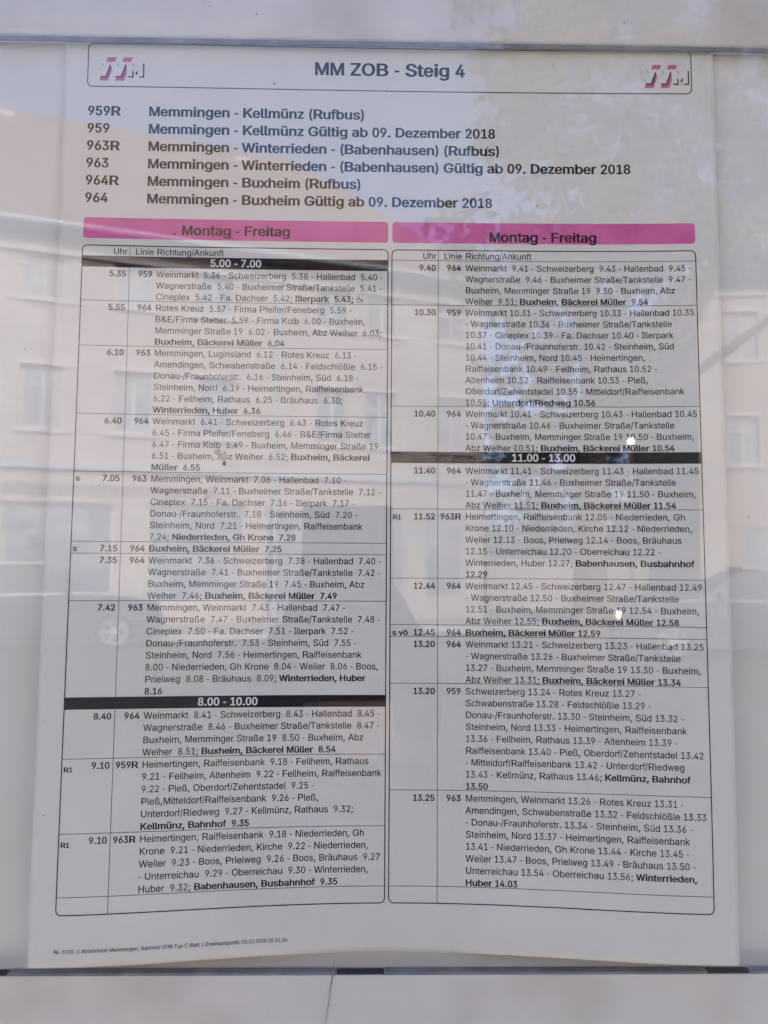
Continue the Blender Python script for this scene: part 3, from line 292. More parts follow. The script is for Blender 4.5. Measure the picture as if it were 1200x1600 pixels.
class Print:
    """flat print that follows the bowed sheet; * switches bold on and off"""
    def __init__(s, place=on_sheet, lift=0.00008): s.v = []; s.f = []; s.place = place; s.lift = lift
    def text(s, string, u, v, size, align='l', stretch=1.0):
        if align == 'r': u -= text_width(string, size) * stretch
        if align == 'c': u -= text_width(string, size) * stretch / 2
        bold = False
        for ch in string:
            if ch == '*': bold = not bold; continue
            a = adv(ch, bold)
            if ch != ' ':
                pts, tris, inter, helv = glyph(ch, bold)
                k = helv / inter * size * stretch; b0 = len(s.v)
                s.v += [s.place(u + x * k, v + y * size * 1.41, s.lift) for x, y in pts]
                s.f += [(b0 + t[0], b0 + t[1], b0 + t[2]) for t in tris]
            u += a * size * stretch
        return s
    def poly(s, pts):
        b0 = len(s.v); tris = tessellate_polygon([[Vector((x, y, 0)) for x, y in pts]])
        s.v += [s.place(x, y, s.lift) for x, y in pts]; s.f += [tuple(b0 + i for i in t) for t in tris]; return s
    def rect(s, u0, v0, u1, v1, step=0.004):
        nu = max(1, round((u1 - u0) / step)); nv = max(1, round((v1 - v0) / step)); b0 = len(s.v)
        for j in range(nv + 1):
            for i in range(nu + 1): s.v.append(s.place(u0 + (u1 - u0) * i / nu, v0 + (v1 - v0) * j / nv, s.lift))
        s.f += [(b0 + j * (nu + 1) + i, b0 + j * (nu + 1) + i + 1, b0 + (j + 1) * (nu + 1) + i + 1, b0 + (j + 1) * (nu + 1) + i) for j in range(nv) for i in range(nu)]
        return s
    def path(s, pts, w, closed=False):
        n = len(pts); P = [Vector(p) for p in pts]; b0 = len(s.v)
        for i in range(n):
            a = P[i - 1] if (i or closed) else P[i]; c = P[(i + 1) % n] if (i < n - 1 or closed) else P[i]
            d = (c - a).normalized(); nn = Vector((d.y, -d.x)) * w / 2
            for q in (P[i] + nn, P[i] - nn): s.v.append(s.place(q.x, q.y, s.lift))
        for i in range(n if closed else n - 1):
            j = (i + 1) % n; s.f.append((b0 + 2 * i, b0 + 2 * j, b0 + 2 * j + 1, b0 + 2 * i + 1))
        return s
    def build(s, name, m, parent=None, label=None):
        o = raw(name, s.v, s.f, m, parent)
        bm = bmesh.new(); bm.from_mesh(o.data)
        for f in bm.faces:
            f.normal_update()
            if f.normal.y > 0: f.normal_flip()
        bm.to_mesh(o.data); bm.free()
        return tag(o, label)
def round_rect(u0, v0, u1, v1, r, step=0.004):
    pts = []
    def line(a, b):
        n = max(1, round(math.dist(a, b) / step)); return [(a[0] + (b[0] - a[0]) * i / n, a[1] + (b[1] - a[1]) * i / n) for i in range(n)]
    def arc(cx, cy, a0): return [(cx + r * math.cos(a0 + math.pi / 2 * i / 6), cy + r * math.sin(a0 + math.pi / 2 * i / 6)) for i in range(6)]
    pts += line((u0 + r, v0), (u1 - r, v0)) + arc(u1 - r, v0 + r, -math.pi / 2) + line((u1, v0 + r), (u1, v1 - r)) + arc(u1 - r, v1 - r, 0)
    pts += line((u1 - r, v1), (u0 + r, v1)) + arc(u0 + r, v1 - r, math.pi / 2) + line((u0, v1 - r), (u0, v0 + r)) + arc(u0 + r, v0 + r, math.pi)
    return pts

# ------------------------------------------------------------------ the ground
g = MB().box(-60, 60, -60, 60, -0.3, -0.12).build('road', M['asphalt']); tag(g, kind='structure')
g = MB().box(-14, 14, -2.0, 6, -0.119, 0.0).build('pavement', M['slabs']); tag(g, kind='structure')  # pale paving out of view, added to bounce light up onto the sheet

# ------------------------------------------------------------------ the display case
case = empty('display_case', (0, 0, 0), 'white backed outdoor timetable display case behind clear glass with grey sealing strips', 'display case')
TOP, BOT = 0.20056, -0.19754
HX, ZT, ZB = 0.46, ZC + 1.0, ZC - 0.42  # unseen upper part of the case added to keep sun off the person
MB().box(-HX, HX, 0.0016, 0.022, ZB, ZT).build('back_board', M['board'], case)
# header: flat front that rolls back over its last centimetre
prof = [(0.0009, ZT), (-0.0042, ZT), (-0.0042, ZC + TOP + 0.009)]
for i in range(1, 9):
    a = i / 8 * math.pi / 2; prof.append((-0.0042 + 0.0020 * (1 - math.cos(a)), ZC + TOP + 0.009 - 0.0078 * math.sin(a)))
prof += [(0.0009, ZC + TOP + 0.0012)]
MB().prism(prof, -HX, HX).build('header_panel', M['panel'], case)
MB().box(-HX, HX, -0.0040, -0.0024, ZC + TOP - 0.0004, ZC + TOP + 0.0011).build('upper_edge_strip', M['edge_strip'], case)  # dark blue-grey strip along the header's lower edge
MB().box(-HX, HX, -0.0042, 0.0014, ZB, ZC + BOT - 0.0008).build('lower_panel', M['panel'], case)
for x0, x1 in ((-HX, -0.1650), (-0.1560, -0.0211), (-0.0005, 0.1340), (0.1520, HX)):
    MB().box(x0, x1, -0.0040, 0.0, ZC + BOT - 0.0008, ZC + BOT + 0.0002).build('lower_sealing_strip', M['edge_strip'], case)
for x0, x1 in ((-0.1648, -0.1562), (-0.0209, -0.0007), (0.1342, 0.1518)):
    MB().box(x0 + 0.0002, x1 - 0.0002, -0.0036, 0.0, ZC + BOT - 0.0009, ZC + BOT - 0.0001).build('gap_shade', M['gap_black'], case)  # black pieces painted in for the shade inside the open gaps
MB().box(-HX, HX, -0.0185, -0.0145, ZB, ZT).build('glass_pane', M['glass'], case)
MB().box(-HX - 0.05, -HX, -0.026, 0.05, ZB - 0.05, ZT + 0.05).build('side_frame', M['alu'], case, bevel=0.003)
MB().box(HX, HX + 0.05, -0.026, 0.05, ZB - 0.05, ZT + 0.05).build('side_frame', M['alu'], case, bevel=0.003)
MB().box(-HX, HX, -0.026, 0.05, ZT, ZT + 0.05).build('top_frame', M['alu'], case, bevel=0.003)
MB().box(-HX, HX, -0.026, 0.05, ZB - 0.05, ZB).build('bottom_frame', M['alu'], case, bevel=0.003)
MB().box(-HX, HX, 0.023, 0.048, ZB, ZT).build('rear_panel', M['alu'], case)
for x in (-0.42, 0.42): MB().box(x - 0.03, x + 0.03, 0.052, 0.112, 0.0, ZT).build('post', M['alu'], case, bevel=0.004)

# ------------------------------------------------------------------ the older sheet behind
tag(MB().box(-0.138, 0.140, 0.0010, 0.0013, ZC - 0.1978, ZC + 0.19).build('old_sheet', M['old_paper']),
    'yellowed blank older sheet showing as a thin strip beneath the timetable', 'paper sheet')

# ------------------------------------------------------------------ the timetable
poster = empty('timetable_poster', (0, 0, 0), 'printed white bus timetable sheet with two magenta headings and two ruled columns', 'timetable')
U0, U1, VB, VT = -0.1445, 0.1440, -0.1910, 0.2085
nu, nv = 120, 160; vs = []; fs = []
for j in range(nv + 1):
    for i in range(nu + 1): vs.append(on_sheet(U0 + (U1 - U0) * i / nu, VB + (VT - VB) * j / nv, 0))
k = len(vs); vs += [(x, y + 0.0002, z) for x, y, z in vs]; W = nu + 1
for j in range(nv):
    for i in range(nu):
        a = j * W + i; fs.append((a, a + 1, a + W + 1, a + W)); fs.append((k + a, k + a + W, k + a + W + 1, k + a + 1))
for i in range(nu): fs.append((i, k + i, k + i + 1, i + 1)); a = nv * W + i; fs.append((a, a + 1, k + a + 1, k + a))
for j in range(nv): a = j * W; fs.append((a, a + W, k + a + W, k + a)); a = j * W + nu; fs.append((a, k + a, k + a + W, a + W))
raw('sheet', vs, fs, M['paper'], poster, smooth=True)

BODY, PITCH, V0 = 0.003835, 0.00498, 0.105
p = Print(); pts = round_rect(-0.1342, 0.1816, 0.1341, 0.2012, 0.0022); p.path(pts, 0.0004, True); frame = p.build('title_frame', M['ink'], poster)
Print().text('*MM ZOB - Steig 4', -0.0342, 0.1884, 0.00818).build('title_text', M['ink'], poster)

def logo(u, v, w):
    k = w / 7.9                                     # drawn on a grid about 7.9 wide, 3.9 high
    def P(pts): return [(u + x * k, v + y * k) for x, y in pts]
    lg = Print(lift=0.00005)
    lg.poly(P([(0.75, 0), (2.1, 0), (3.35, 3.7), (2.0, 3.7)])); lg.poly(P([(3.2, 0), (4.55, 0), (5.8, 3.7), (4.45, 3.7)]))
    root = lg.build('logo', M['logo_pink'], poster)
    V = [(0, 2.95), (0.85, 2.95), (1.12, 2.1), (1.65, 2.95), (2.45, 2.95), (1.55, 0.75), (0.72, 0.75)]
    V2 = [(x + 2.33, y) for x, y in V]
    Mm = [(4.75, 2.95), (5.6, 2.95), (6.05, 2.2), (6.5, 2.95), (7.4, 2.95), (7.4, 0.7), (6.65, 0.7), (6.65, 1.65), (6.2, 1.1), (5.78, 1.65), (5.78, 0.7), (4.95, 0.7), (4.95, 2.0)]
    V = [(-0.05, 2.95), (0.95, 2.95), (1.3, 2.25), (1.5, 2.95), (2.5, 2.95), (1.7, 0.7), (0.75, 0.7)]
    V2 = [(x + 2.33, y) for x, y in V]
    sh = Print(lift=0.0001)
    for q in (V, V2, Mm): sh.poly(P([(x + 0.22, y - 0.2) for x, y in q]))
    sh.build('letter_shadow', M['logo_shadow'], root)
    for q in (V, V2, Mm): Print(lift=0.00015).poly(P(q)).build('letter', M['paper'], root)
logo(-0.1313, 0.1843, 0.0228); logo(0.1111, 0.1843, 0.0228)

routes = [('959R', 'Memmingen - Kellmünz (Rufbus)'), ('959', 'Memmingen - Kellmünz Gültig ab 09. Dezember 2018'), ('963R', 'Memmingen - Winterrieden - (Babenhausen) (Rufbus)'),
          ('963', 'Memmingen - Winterrieden - (Babenhausen) Gültig ab 09. Dezember 2018'), ('964R', 'Memmingen - Buxheim (Rufbus)'), ('964', 'Memmingen - Buxheim Gültig ab 09. Dezember 2018')]
for i, (a, b) in enumerate(routes):
    v = 0.1683 - 0.00788 * i
    Print().text('*' + a, -0.1339, v, 0.0061).build('route_number', M['ink'], poster)
    Print().text('*' + b, -0.1070, v, 0.00614).build('route_text', M['ink'], poster)

for u0, u1, uc, vv in ((-0.1340, -0.00092, -0.0677, 0.1149), (0.00092, 0.1340, 0.0674, 0.1136)):
    p = Print(lift=0.00006); pts = round_rect(u0, 0.1128, u1, 0.1221, 0.0015)
    # filled rounded bar, cut into strips so that it follows the sheet
    p.rect(u0 + 0.0015, 0.1128, u1 - 0.0015, 0.1221); 
    for s0, s1, cx in ((u0, u0 + 0.0015, u0 + 0.0015), (u1 - 0.0015, u1, u1 - 0.0015)):
        sg = -1 if cx > s0 else 1
        e = [(cx + sg * 0.0015 * math.sin(a), 0.1221 - 0.0015 + 0.0015 * math.cos(a)) for a in [math.pi / 2 * i / 5 for i in range(6)]]
        e += [(x, 0.2349 - y) for x, y in e[::-1]]
        p.poly(e)
    bar = p.build('column_heading', M['magenta'], poster)
    Print(lift=0.00012).text('*Montag - Freitag', uc, vv, 0.00612, 'c').build('heading_text', M['ink'], bar)
Print(lift=0.00012).poly([(-0.0944 + 0.0004 * math.cos(a), 0.1153 + 0.0005 * math.sin(a)) for a in [i * math.pi / 4 for i in range(8)]]).build('dot', M['ink'], poster)

LEFT = [('bar', '5.00 - 7.00'),
 ('', '5.35', '959', ['Weinmarkt  5.36 - Schweizerberg  5.38 - Hallenbad  5.40 -', 'Wagnerstraße  5.40 - Buxheimer Straße/Tankstelle  5.41 -', 'Cineplex  5.42 - Fa. Dachser  5.42; *Illerpark  5.43;* @']),
 ('', '5.55', '964', ['Rotes Kreuz  5.57 - Firma Pfeifer/Feneberg  5.59 -', 'B&E/Firma Stetter  5.59 - Firma Kolb  6.00 - Buxheim,', 'Memminger Straße 19  6.02 - Buxheim, Abz Weiher  6.03;', '*Buxheim, Bäckerei Müller  6.04']),
 ('', '6.10', '963', ['Memmingen, Luginsland  6.12 - Rotes Kreuz  6.13 -', 'Amendingen, Schwabenstraße  6.14 - Feldschlößle  6.15 -', 'Donau-/Fraunhoferstr.  6.16 - Steinheim, Süd  6.18 -', 'Steinheim, Nord  6.19 - Heimertingen, Raiffeisenbank', '6.22 - Fellheim, Rathaus  6.25 - Bräuhaus  6.30;', '*Winterrieden, Huber  6.36']),
 ('', '6.40', '964', ['Weinmarkt  6.41 - Schweizerberg  6.43 - Rotes Kreuz', '6.45 - Firma Pfeifer/Feneberg  6.46 - B&E/Firma Stetter', '6.47 - Firma Kolb  6.49 - Buxheim, Memminger Straße 19', '6.51 - Buxheim, Abz Weiher  6.52; *Buxheim, Bäckerei', '*Müller  6.55']),
 ('s', '7.05', '963', ['Memmingen, Weinmarkt  7.06 - Hallenbad  7.10 -', 'Wagnerstraße  7.11 - Buxheimer Straße/Tankstelle  7.12 -', 'Cineplex  7.15 - Fa. Dachser  7.16 - Illerpark  7.17 -', 'Donau-/Fraunhoferstr.  7.18 - Steinheim, Süd  7.20 -', 'Steinheim, Nord  7.21 - Heimertingen, Raiffeisenbank', '7.24; *Niederrieden, Gh Krone  7.28']),
 ('s', '7.15', '964', ['*Buxheim, Bäckerei Müller  7.25']),
 ('', '7.35', '964', ['Weinmarkt  7.36 - Schweizerberg  7.38 - Hallenbad  7.40 -', 'Wagnerstraße  7.41 - Buxheimer Straße/Tankstelle  7.42 -', 'Buxheim, Memminger Straße 19  7.45 - Buxheim, Abz', 'Weiher  7.46; *Buxheim, Bäckerei Müller  7.49']),
 ('', '7.42', '963', ['Memmingen, Weinmarkt  7.43 - Hallenbad  7.47 -', 'Wagnerstraße  7.47 - Buxheimer Straße/Tankstelle  7.48 -', 'Cineplex  7.50 - Fa. Dachser  7.51 - Illerpark  7.52 -', 'Donau-/Fraunhoferstr.  7.53 - Steinheim, Süd  7.55 -', 'Steinheim, Nord  7.56 - Heimertingen, Raiffeisenbank', '8.00 - Niederrieden, Gh Krone  8.04 - Weiler  8.06 - Boos,', 'Prielweg  8.08 - Bräuhaus  8.09; *Winterrieden, Huber', '*8.16']),
 ('bar', '8.00 - 10.00'),
 ('', '8.40', '964', ['Weinmarkt  8.41 - Schweizerberg  8.43 - Hallenbad  8.45 -', 'Wagnerstraße  8.46 - Buxheimer Straße/Tankstelle  8.47 -', 'Buxheim, Memminger Straße 19  8.50 - Buxheim, Abz', 'Weiher  8.51; *Buxheim, Bäckerei Müller  8.54']),
 ('R1', '9.10', '959R', ['Heimertingen, Raiffeisenbank  9.18 - Fellheim, Rathaus', '9.21 - Fellheim, Altenheim  9.22 - Fellheim, Raiffeisenbank', '9.22 - Pleß, Oberdorf/Zehentstadel  9.25 -', 'Pleß,Mitteldorf/Raiffeisenbank  9.26 - Pleß,', 'Unterdorf/Riedweg  9.27 - Kellmünz, Rathaus  9.32;', '*Kellmünz, Bahnhof  9.35']),
 ('R1', '9.10', '963R', ['Heimertingen, Raiffeisenbank  9.18 - Niederrieden, Gh', 'Krone  9.21 - Niederrieden, Kirche  9.22 - Niederrieden,', 'Weiler  9.23 - Boos, Prielweg  9.26 - Boos, Bräuhaus  9.27', '- Unterreichau  9.29 - Oberreichau  9.30 - Winterrieden,', 'Huber  9.32; *Babenhausen, Busbahnhof  9.35'])]
RIGHT = [
 ('', '9.40', '964', ['Weinmarkt  9.41 - Schweizerberg  9.43 - Hallenbad  9.45 -', 'Wagnerstraße  9.46 - Buxheimer Straße/Tankstelle  9.47 -', 'Buxheim, Memminger Straße 19  9.50 - Buxheim, Abz', 'Weiher  9.51; *Buxheim, Bäckerei Müller  9.54']),
 ('', '10.30', '959', ['Weinmarkt 10.31 - Schweizerberg 10.33 - Hallenbad 10.35', '- Wagnerstraße 10.36 - Buxheimer Straße/Tankstelle', '10.37 - Cineplex 10.39 - Fa. Dachser 10.40 - Illerpark', '10.41 - Donau-/Fraunhoferstr. 10.42 - Steinheim, Süd', '10.44 - Steinheim, Nord 10.45 - Heimertingen,', 'Raiffeisenbank 10.49 - Fellheim, Rathaus 10.52 -', 'Altenheim 10.52 - Raiffeisenbank 10.53 - Pleß,', 'Oberdorf/Zehentstadel 10.55 - Mitteldorf/Raiffeisenbank', '10.55; *Unterdorf/Riedweg 10.56']),
 ('', '10.40', '964', ['Weinmarkt 10.41 - Schweizerberg 10.43 - Hallenbad 10.45', '- Wagnerstraße 10.46 - Buxheimer Straße/Tankstelle', '10.47 - Buxheim, Memminger Straße 19 10.50 - Buxheim,', 'Abz Weiher 10.51; *Buxheim, Bäckerei Müller 10.54']),
 ('bar', '11.00 - 13.00'),
 ('', '11.40', '964', ['Weinmarkt 11.41 - Schweizerberg 11.43 - Hallenbad 11.45', '- Wagnerstraße 11.46 - Buxheimer Straße/Tankstelle', '11.47 - Buxheim, Memminger Straße 19 11.50 - Buxheim,', 'Abz Weiher 11.51; *Buxheim, Bäckerei Müller 11.54']),
 ('R1', '11.52', '963R', ['Heimertingen, Raiffeisenbank 12.05 - Niederrieden, Gh', 'Krone 12.10 - Niederrieden, Kirche 12.12 - Niederrieden,', 'Weiler 12.13 - Boos, Prielweg 12.14 - Boos, Bräuhaus', '12.15 - Unterreichau 12.20 - Oberreichau 12.22 -', 'Winterrieden, Huber 12.27; *Babenhausen, Busbahnhof', '*12.29']),
 ('', '12.44', '964', ['Weinmarkt 12.45 - Schweizerberg 12.47 - Hallenbad 12.49', '- Wagnerstraße 12.50 - Buxheimer Straße/Tankstelle', '12.51 - Buxheim, Memminger Straße 19 12.54 - Buxheim,', 'Abz Weiher 12.55; *Buxheim, Bäckerei Müller 12.58']),
 ('s vö', '12.45', '964', ['*Buxheim, Bäckerei Müller 12.59']),
 ('', '13.20', '964', ['Weinmarkt 13.21 - Schweizerberg 13.23 - Hallenbad 13.25', '- Wagnerstraße 13.26 - Buxheimer Straße/Tankstelle', '13.27 - Buxheim, Memminger Straße 19 13.30 - Buxheim,', 'Abz Weiher 13.31; *Buxheim, Bäckerei Müller 13.34']),
 ('', '13.20', '959', ['Schweizerberg 13.24 - Rotes Kreuz 13.27 -', 'Schwabenstraße 13.28 - Feldschlößle 13.29 -', 'Donau-/Fraunhoferstr. 13.30 - Steinheim, Süd 13.32 -', 'Steinheim, Nord 13.33 - Heimertingen, Raiffeisenbank', '13.36 - Fellheim, Rathaus 13.39 - Altenheim 13.39 -', 'Raiffeisenbank 13.40 - Pleß, Oberdorf/Zehentstadel 13.42', '- Mitteldorf/Raiffeisenbank 13.42 - Unterdorf/Riedweg', '13.43 - Kellmünz, Rathaus 13.46; *Kellmünz, Bahnhof', '*13.50']),
 ('', '13.25', '963', ['Memmingen, Weinmarkt 13.26 - Rotes Kreuz 13.31 -', 'Amendingen, Schwabenstraße 13.32 - Feldschlößle 13.33', '- Donau-/Fraunhoferstr. 13.34 - Steinheim, Süd 13.36 -', 'Steinheim, Nord 13.37 - Heimertingen, Raiffeisenbank', '13.41 - Niederrieden, Gh Krone 13.44 - Kirche 13.45 -', 'Weiler 13.47 - Boos, Prielweg 13.49 - Bräuhaus 13.50 -', 'Unterreichau 13.54 - Oberreichau 13.56; *Winterrieden,', '*Huber 14.03'])]

def table(rows, u0, ur, u1, utime, uline, utext, umark, base, ubar):
    top = V0 + 0.93 * PITCH; bottom = V0 - 55.4 * PITCH
    tb = Print().path(round_rect(u0, bottom, u1, top, 0.0022), 0.00042, True).build('timetable_column', M['ink'], poster)
    def sub(pr, name, m=M['ink']): return pr.build(name, m, tb)
    def hline(n, w=0.00022): sub(Print(lift=0.00006).rect(u0, V0 - n * PITCH - w / 2, u1, V0 - n * PITCH + w / 2), 'row_line')
    sub(Print().text('Uhr', utime + 0.0003, V0 + 0.15 * PITCH, BODY, 'r').text('Linie', uline + 0.0004, V0 + 0.15 * PITCH, BODY, 'r').text('Richtung/Ankunft', utext, V0 + 0.15 * PITCH, BODY), 'header_text')
    segs = []; start = -0.93; n = 0; lastbar = False
    if rows[0][0] != 'bar': hline(0)
    for row in rows:
        if row[0] == 'bar':
            sub(Print(lift=0.00006).rect(u0, V0 - (n + 1) * PITCH, u1, V0 - n * PITCH), 'time_band')
            sub(Print(lift=0.00013).text('*' + row[1], ubar, V0 - (n + 0.82) * PITCH, 0.00469, 'c'), 'band_text', M['white_ink'])
            segs.append((start, n)); n += 1; start = n; lastbar = True; continue
        if n > 0 and not lastbar: hline(n)
        lastbar = False
        mark, tm, ln, txt = row
        v = V0 - (n + base) * PITCH
        if mark:
            mv = v - (0.0012 if (mark == 'R1' and u0 < 0) else 0)
            sub(Print().text('*' + mark if mark != 's vö' else '*s vö', umark, mv, 0.0029 if mark == 'R1' else 0.0034), 'mark_text')
        sub(Print().text('*' + tm, utime, v, 0.0038, 'r'), 'departure_time')
        sub(Print().text('*' + ln, uline, v, 0.0038, 'r'), 'line_number')
        pr = Print()
        for k, s in enumerate(txt):
            vk = V0 - (n + k + base) * PITCH
            if '@' in s:
                s = s.replace('@', ''); pr.text(s, utext, vk, BODY)
                wx = utext + text_width(s, BODY) + 0.0012
                pr.path([(wx + 0.0010 * math.cos(a), vk + 0.0010 + 0.0010 * math.sin(a)) for a in [R(110) + R(250) * i / 12 for i in range(13)]], 0.0003)
                pr.rect(wx - 0.0003, vk + 0.0012, wx + 0.00005, vk + 0.0032); pr.rect(wx + 0.00006, vk + 0.0012, wx + 0.0011, vk + 0.0016); pr.poly([(wx + 0.00112, vk + 0.0016), (wx + 0.0008, vk + 0.00118), (wx + 0.0016, vk), (wx + 0.0019, vk + 0.0002)])
            else: pr.text(s, utext, vk, BODY)
        sub(pr, 'stops_text')
        n += len(txt)
    segs.append((start, n)); hline(n); segs[-1] = (start, 55.4)
    for a, b in segs:
        sub(Print(lift=0.00007).rect(ur - 0.00011, V0 - b * PITCH, ur + 0.00011, V0 - a * PITCH), 'column_line')
table(LEFT, -0.134, -0.11367, -0.00092, -0.1149, -0.1036, -0.1021, -0.1333, 0.84, -0.0676)
table(RIGHT, 0.00081, 0.02123, 0.134, 0.0202, 0.0313, 0.0331, 0.0017, 0.915, 0.0670)
Print().text('Nr. 3100 -1 Abfahrtshst Memmingen, Bahnhof ZOB Typ C Blatt 1 Erstellungszeit: 03.12.2018 15.51.26', -0.1342, -0.1856, 0.00205).build('footer_text', M['ink'], poster)

# ------------------------------------------------------------------ things stuck in the case
rnd = random.Random(5)
sp = empty('dried_splat', (-0.0693, -0.0141, ZC + 0.0147), 'small dried greenish beige splat with a dark tip stuck on the glass', 'dirt splat')
def blob(cx, cz, rx, rz, seed, th=0.0003):
    q = random.Random(seed); n = 14; mb = MB()
    ring = [(cx + rx * math.cos(2 * math.pi * i / n) * q.uniform(.7, 1.15), cz + rz * math.sin(2 * math.pi * i / n) * q.uniform(.7, 1.15)) for i in range(n)]
    vs = [(x, 0, z) for x, z in ring] + [(cx + (x - cx) * .6, -th, cz + (z - cz) * .6) for x, z in ring] + [(cx, -th * 1.1, cz)]
    mb.add(vs, [(i, (i + 1) % n, n + (i + 1) % n, n + i) for i in range(n)] + [(n + i, n + (i + 1) % n, 2 * n) for i in range(n)]); return mb
b1 = blob(-0.0022, 0.0030, 0.0017, 0.0016, 1); b1.add(*(lambda b: (b.v, b.f))(blob(-0.0008, 0.0005, 0.0016, 0.0010, 2))); b1.add(*(lambda b: (b.v, b.f))(blob(0.0006, 0.0016, 0.0014, 0.0018, 3)))
b1.build('crust', M['splat'], sp, smooth=True)
blob(0.0007, -0.0016, 0.0009, 0.0012, 4, 0.0006).build('tip', M['splat_tip'], sp, smooth=True)
# a dry stalk
st = []; 
for i in range(15):
    t = i / 14; st.append(Vector((-0.0216 - 0.0034 * t + 0.0002 * rnd.uniform(-1, 1), -0.0049, ZC - 0.1915 - 0.0262 * t)))
mb = MB()
for i in range(14): mb.tube(st[i], st[i + 1], 0.0001 + 0.00011 * math.sin(math.pi * (i / 14)), 0.0001 + 0.00011 * math.sin(math.pi * ((i + 1) / 14)), 6, False)
tag(mb.build('dry_stalk', M['straw'], smooth=True), 'thin yellow brown dry grass stalk hanging over the lower sealing strip', 'grass stalk')
# specks of dirt on the inside of the glass
mb = MB()
spots = [(-0.078, 0.209), (0.062, 0.124, ), (-0.0995, 0.1287), (-0.095, 0.122), (0.116, 0.078), (0.041, 0.149), (-0.058, 0.206), (0.150, -0.008), (-0.05, 0.1755), (0.0, 0.171), (-0.152, 0.06), (0.157, -0.145), (0.052, 0.02), (-0.139, -0.13), (0.1, 0.205)]
for q in spots: s = blob(q[0], q[1] + ZC, rnd.uniform(.00022, .0004), rnd.uniform(.00022, .0004), rnd.random()); mb.add([(x, y - 0.0143, z) for x, y, z in s.v], s.f)
for i in range(60):
    s = blob(rnd.uniform(-.17, .17), ZC + rnd.uniform(-.21, .22), rnd.uniform(.00007, .00018), rnd.uniform(.00007, .00018), i + 10); mb.add([(x, y - 0.0143, z) for x, y, z in s.v], s.f)
tag(mb.build('dirt_specks', M['speck']), 'scattered tiny dark specks of dirt on the inside of the glass', 'dirt', kind='stuff')

# ------------------------------------------------------------------ the street that the glass mirrors
def wall_with_openings(name, x0, x1, z0, z1, holes, y0, y1, m, parent):
    """wall in the local xz plane between y0 (outside) and y1, with real openings"""
    holes = [tuple(round(c, 3) for c in h) for h in holes]
    xs = sorted({x0, x1, *[h[0] for h in holes], *[h[1] for h in holes]}); zs = sorted({z0, z1, *[h[2] for h in holes], *[h[3] for h in holes]})
    bm = bmesh.new(); fronts = {}
    def inside(cx, cz): return any(h[0] < cx < h[1] and h[2] < cz < h[3] for h in holes)
    def V(x, y, z):
        k = (round(x, 4), round(y, 4), round(z, 4))
        if k not in fronts: fronts[k] = bm.verts.new((x, y, z))
        return fronts[k]
    nx, nz = len(xs) - 1, len(zs) - 1
    solid = [[not inside((xs[i] + xs[i + 1]) / 2, (zs[j] + zs[j + 1]) / 2) for j in range(nz)] for i in range(nx)]
    for i in range(nx):
        for j in range(nz):
            if not solid[i][j]: continue
            a, b, c, d = xs[i], xs[i + 1], zs[j], zs[j + 1]
            bm.faces.new((V(a, y0, c), V(b, y0, c), V(b, y0, d), V(a, y0, d))); bm.faces.new((V(a, y1, c), V(a, y1, d), V(b, y1, d), V(b, y1, c)))
            for (ii, jj, q) in ((i - 1, j, ((a, c), (a, d))), (i + 1, j, ((b, d), (b, c))), (i, j - 1, ((b, c), (a, c))), (i, j + 1, ((a, d), (b, d)))):
                if not (0 <= ii < nx and 0 <= jj < nz) or not solid[ii][jj]:
                    (p1, p2) = q; bm.faces.new((V(p1[0], y0, p1[1]), V(p2[0], y0, p2[1]), V(p2[0], y1, p2[1]), V(p1[0], y1, p1[1])))
    bmesh.ops.recalc_face_normals(bm, faces=bm.faces)
    me = bpy.data.meshes.new(name); bm.to_mesh(me); bm.free(); me.materials.append(m)
    o = bpy.data.objects.new(name, me); COL.objects.link(o); o.parent = parent; return o

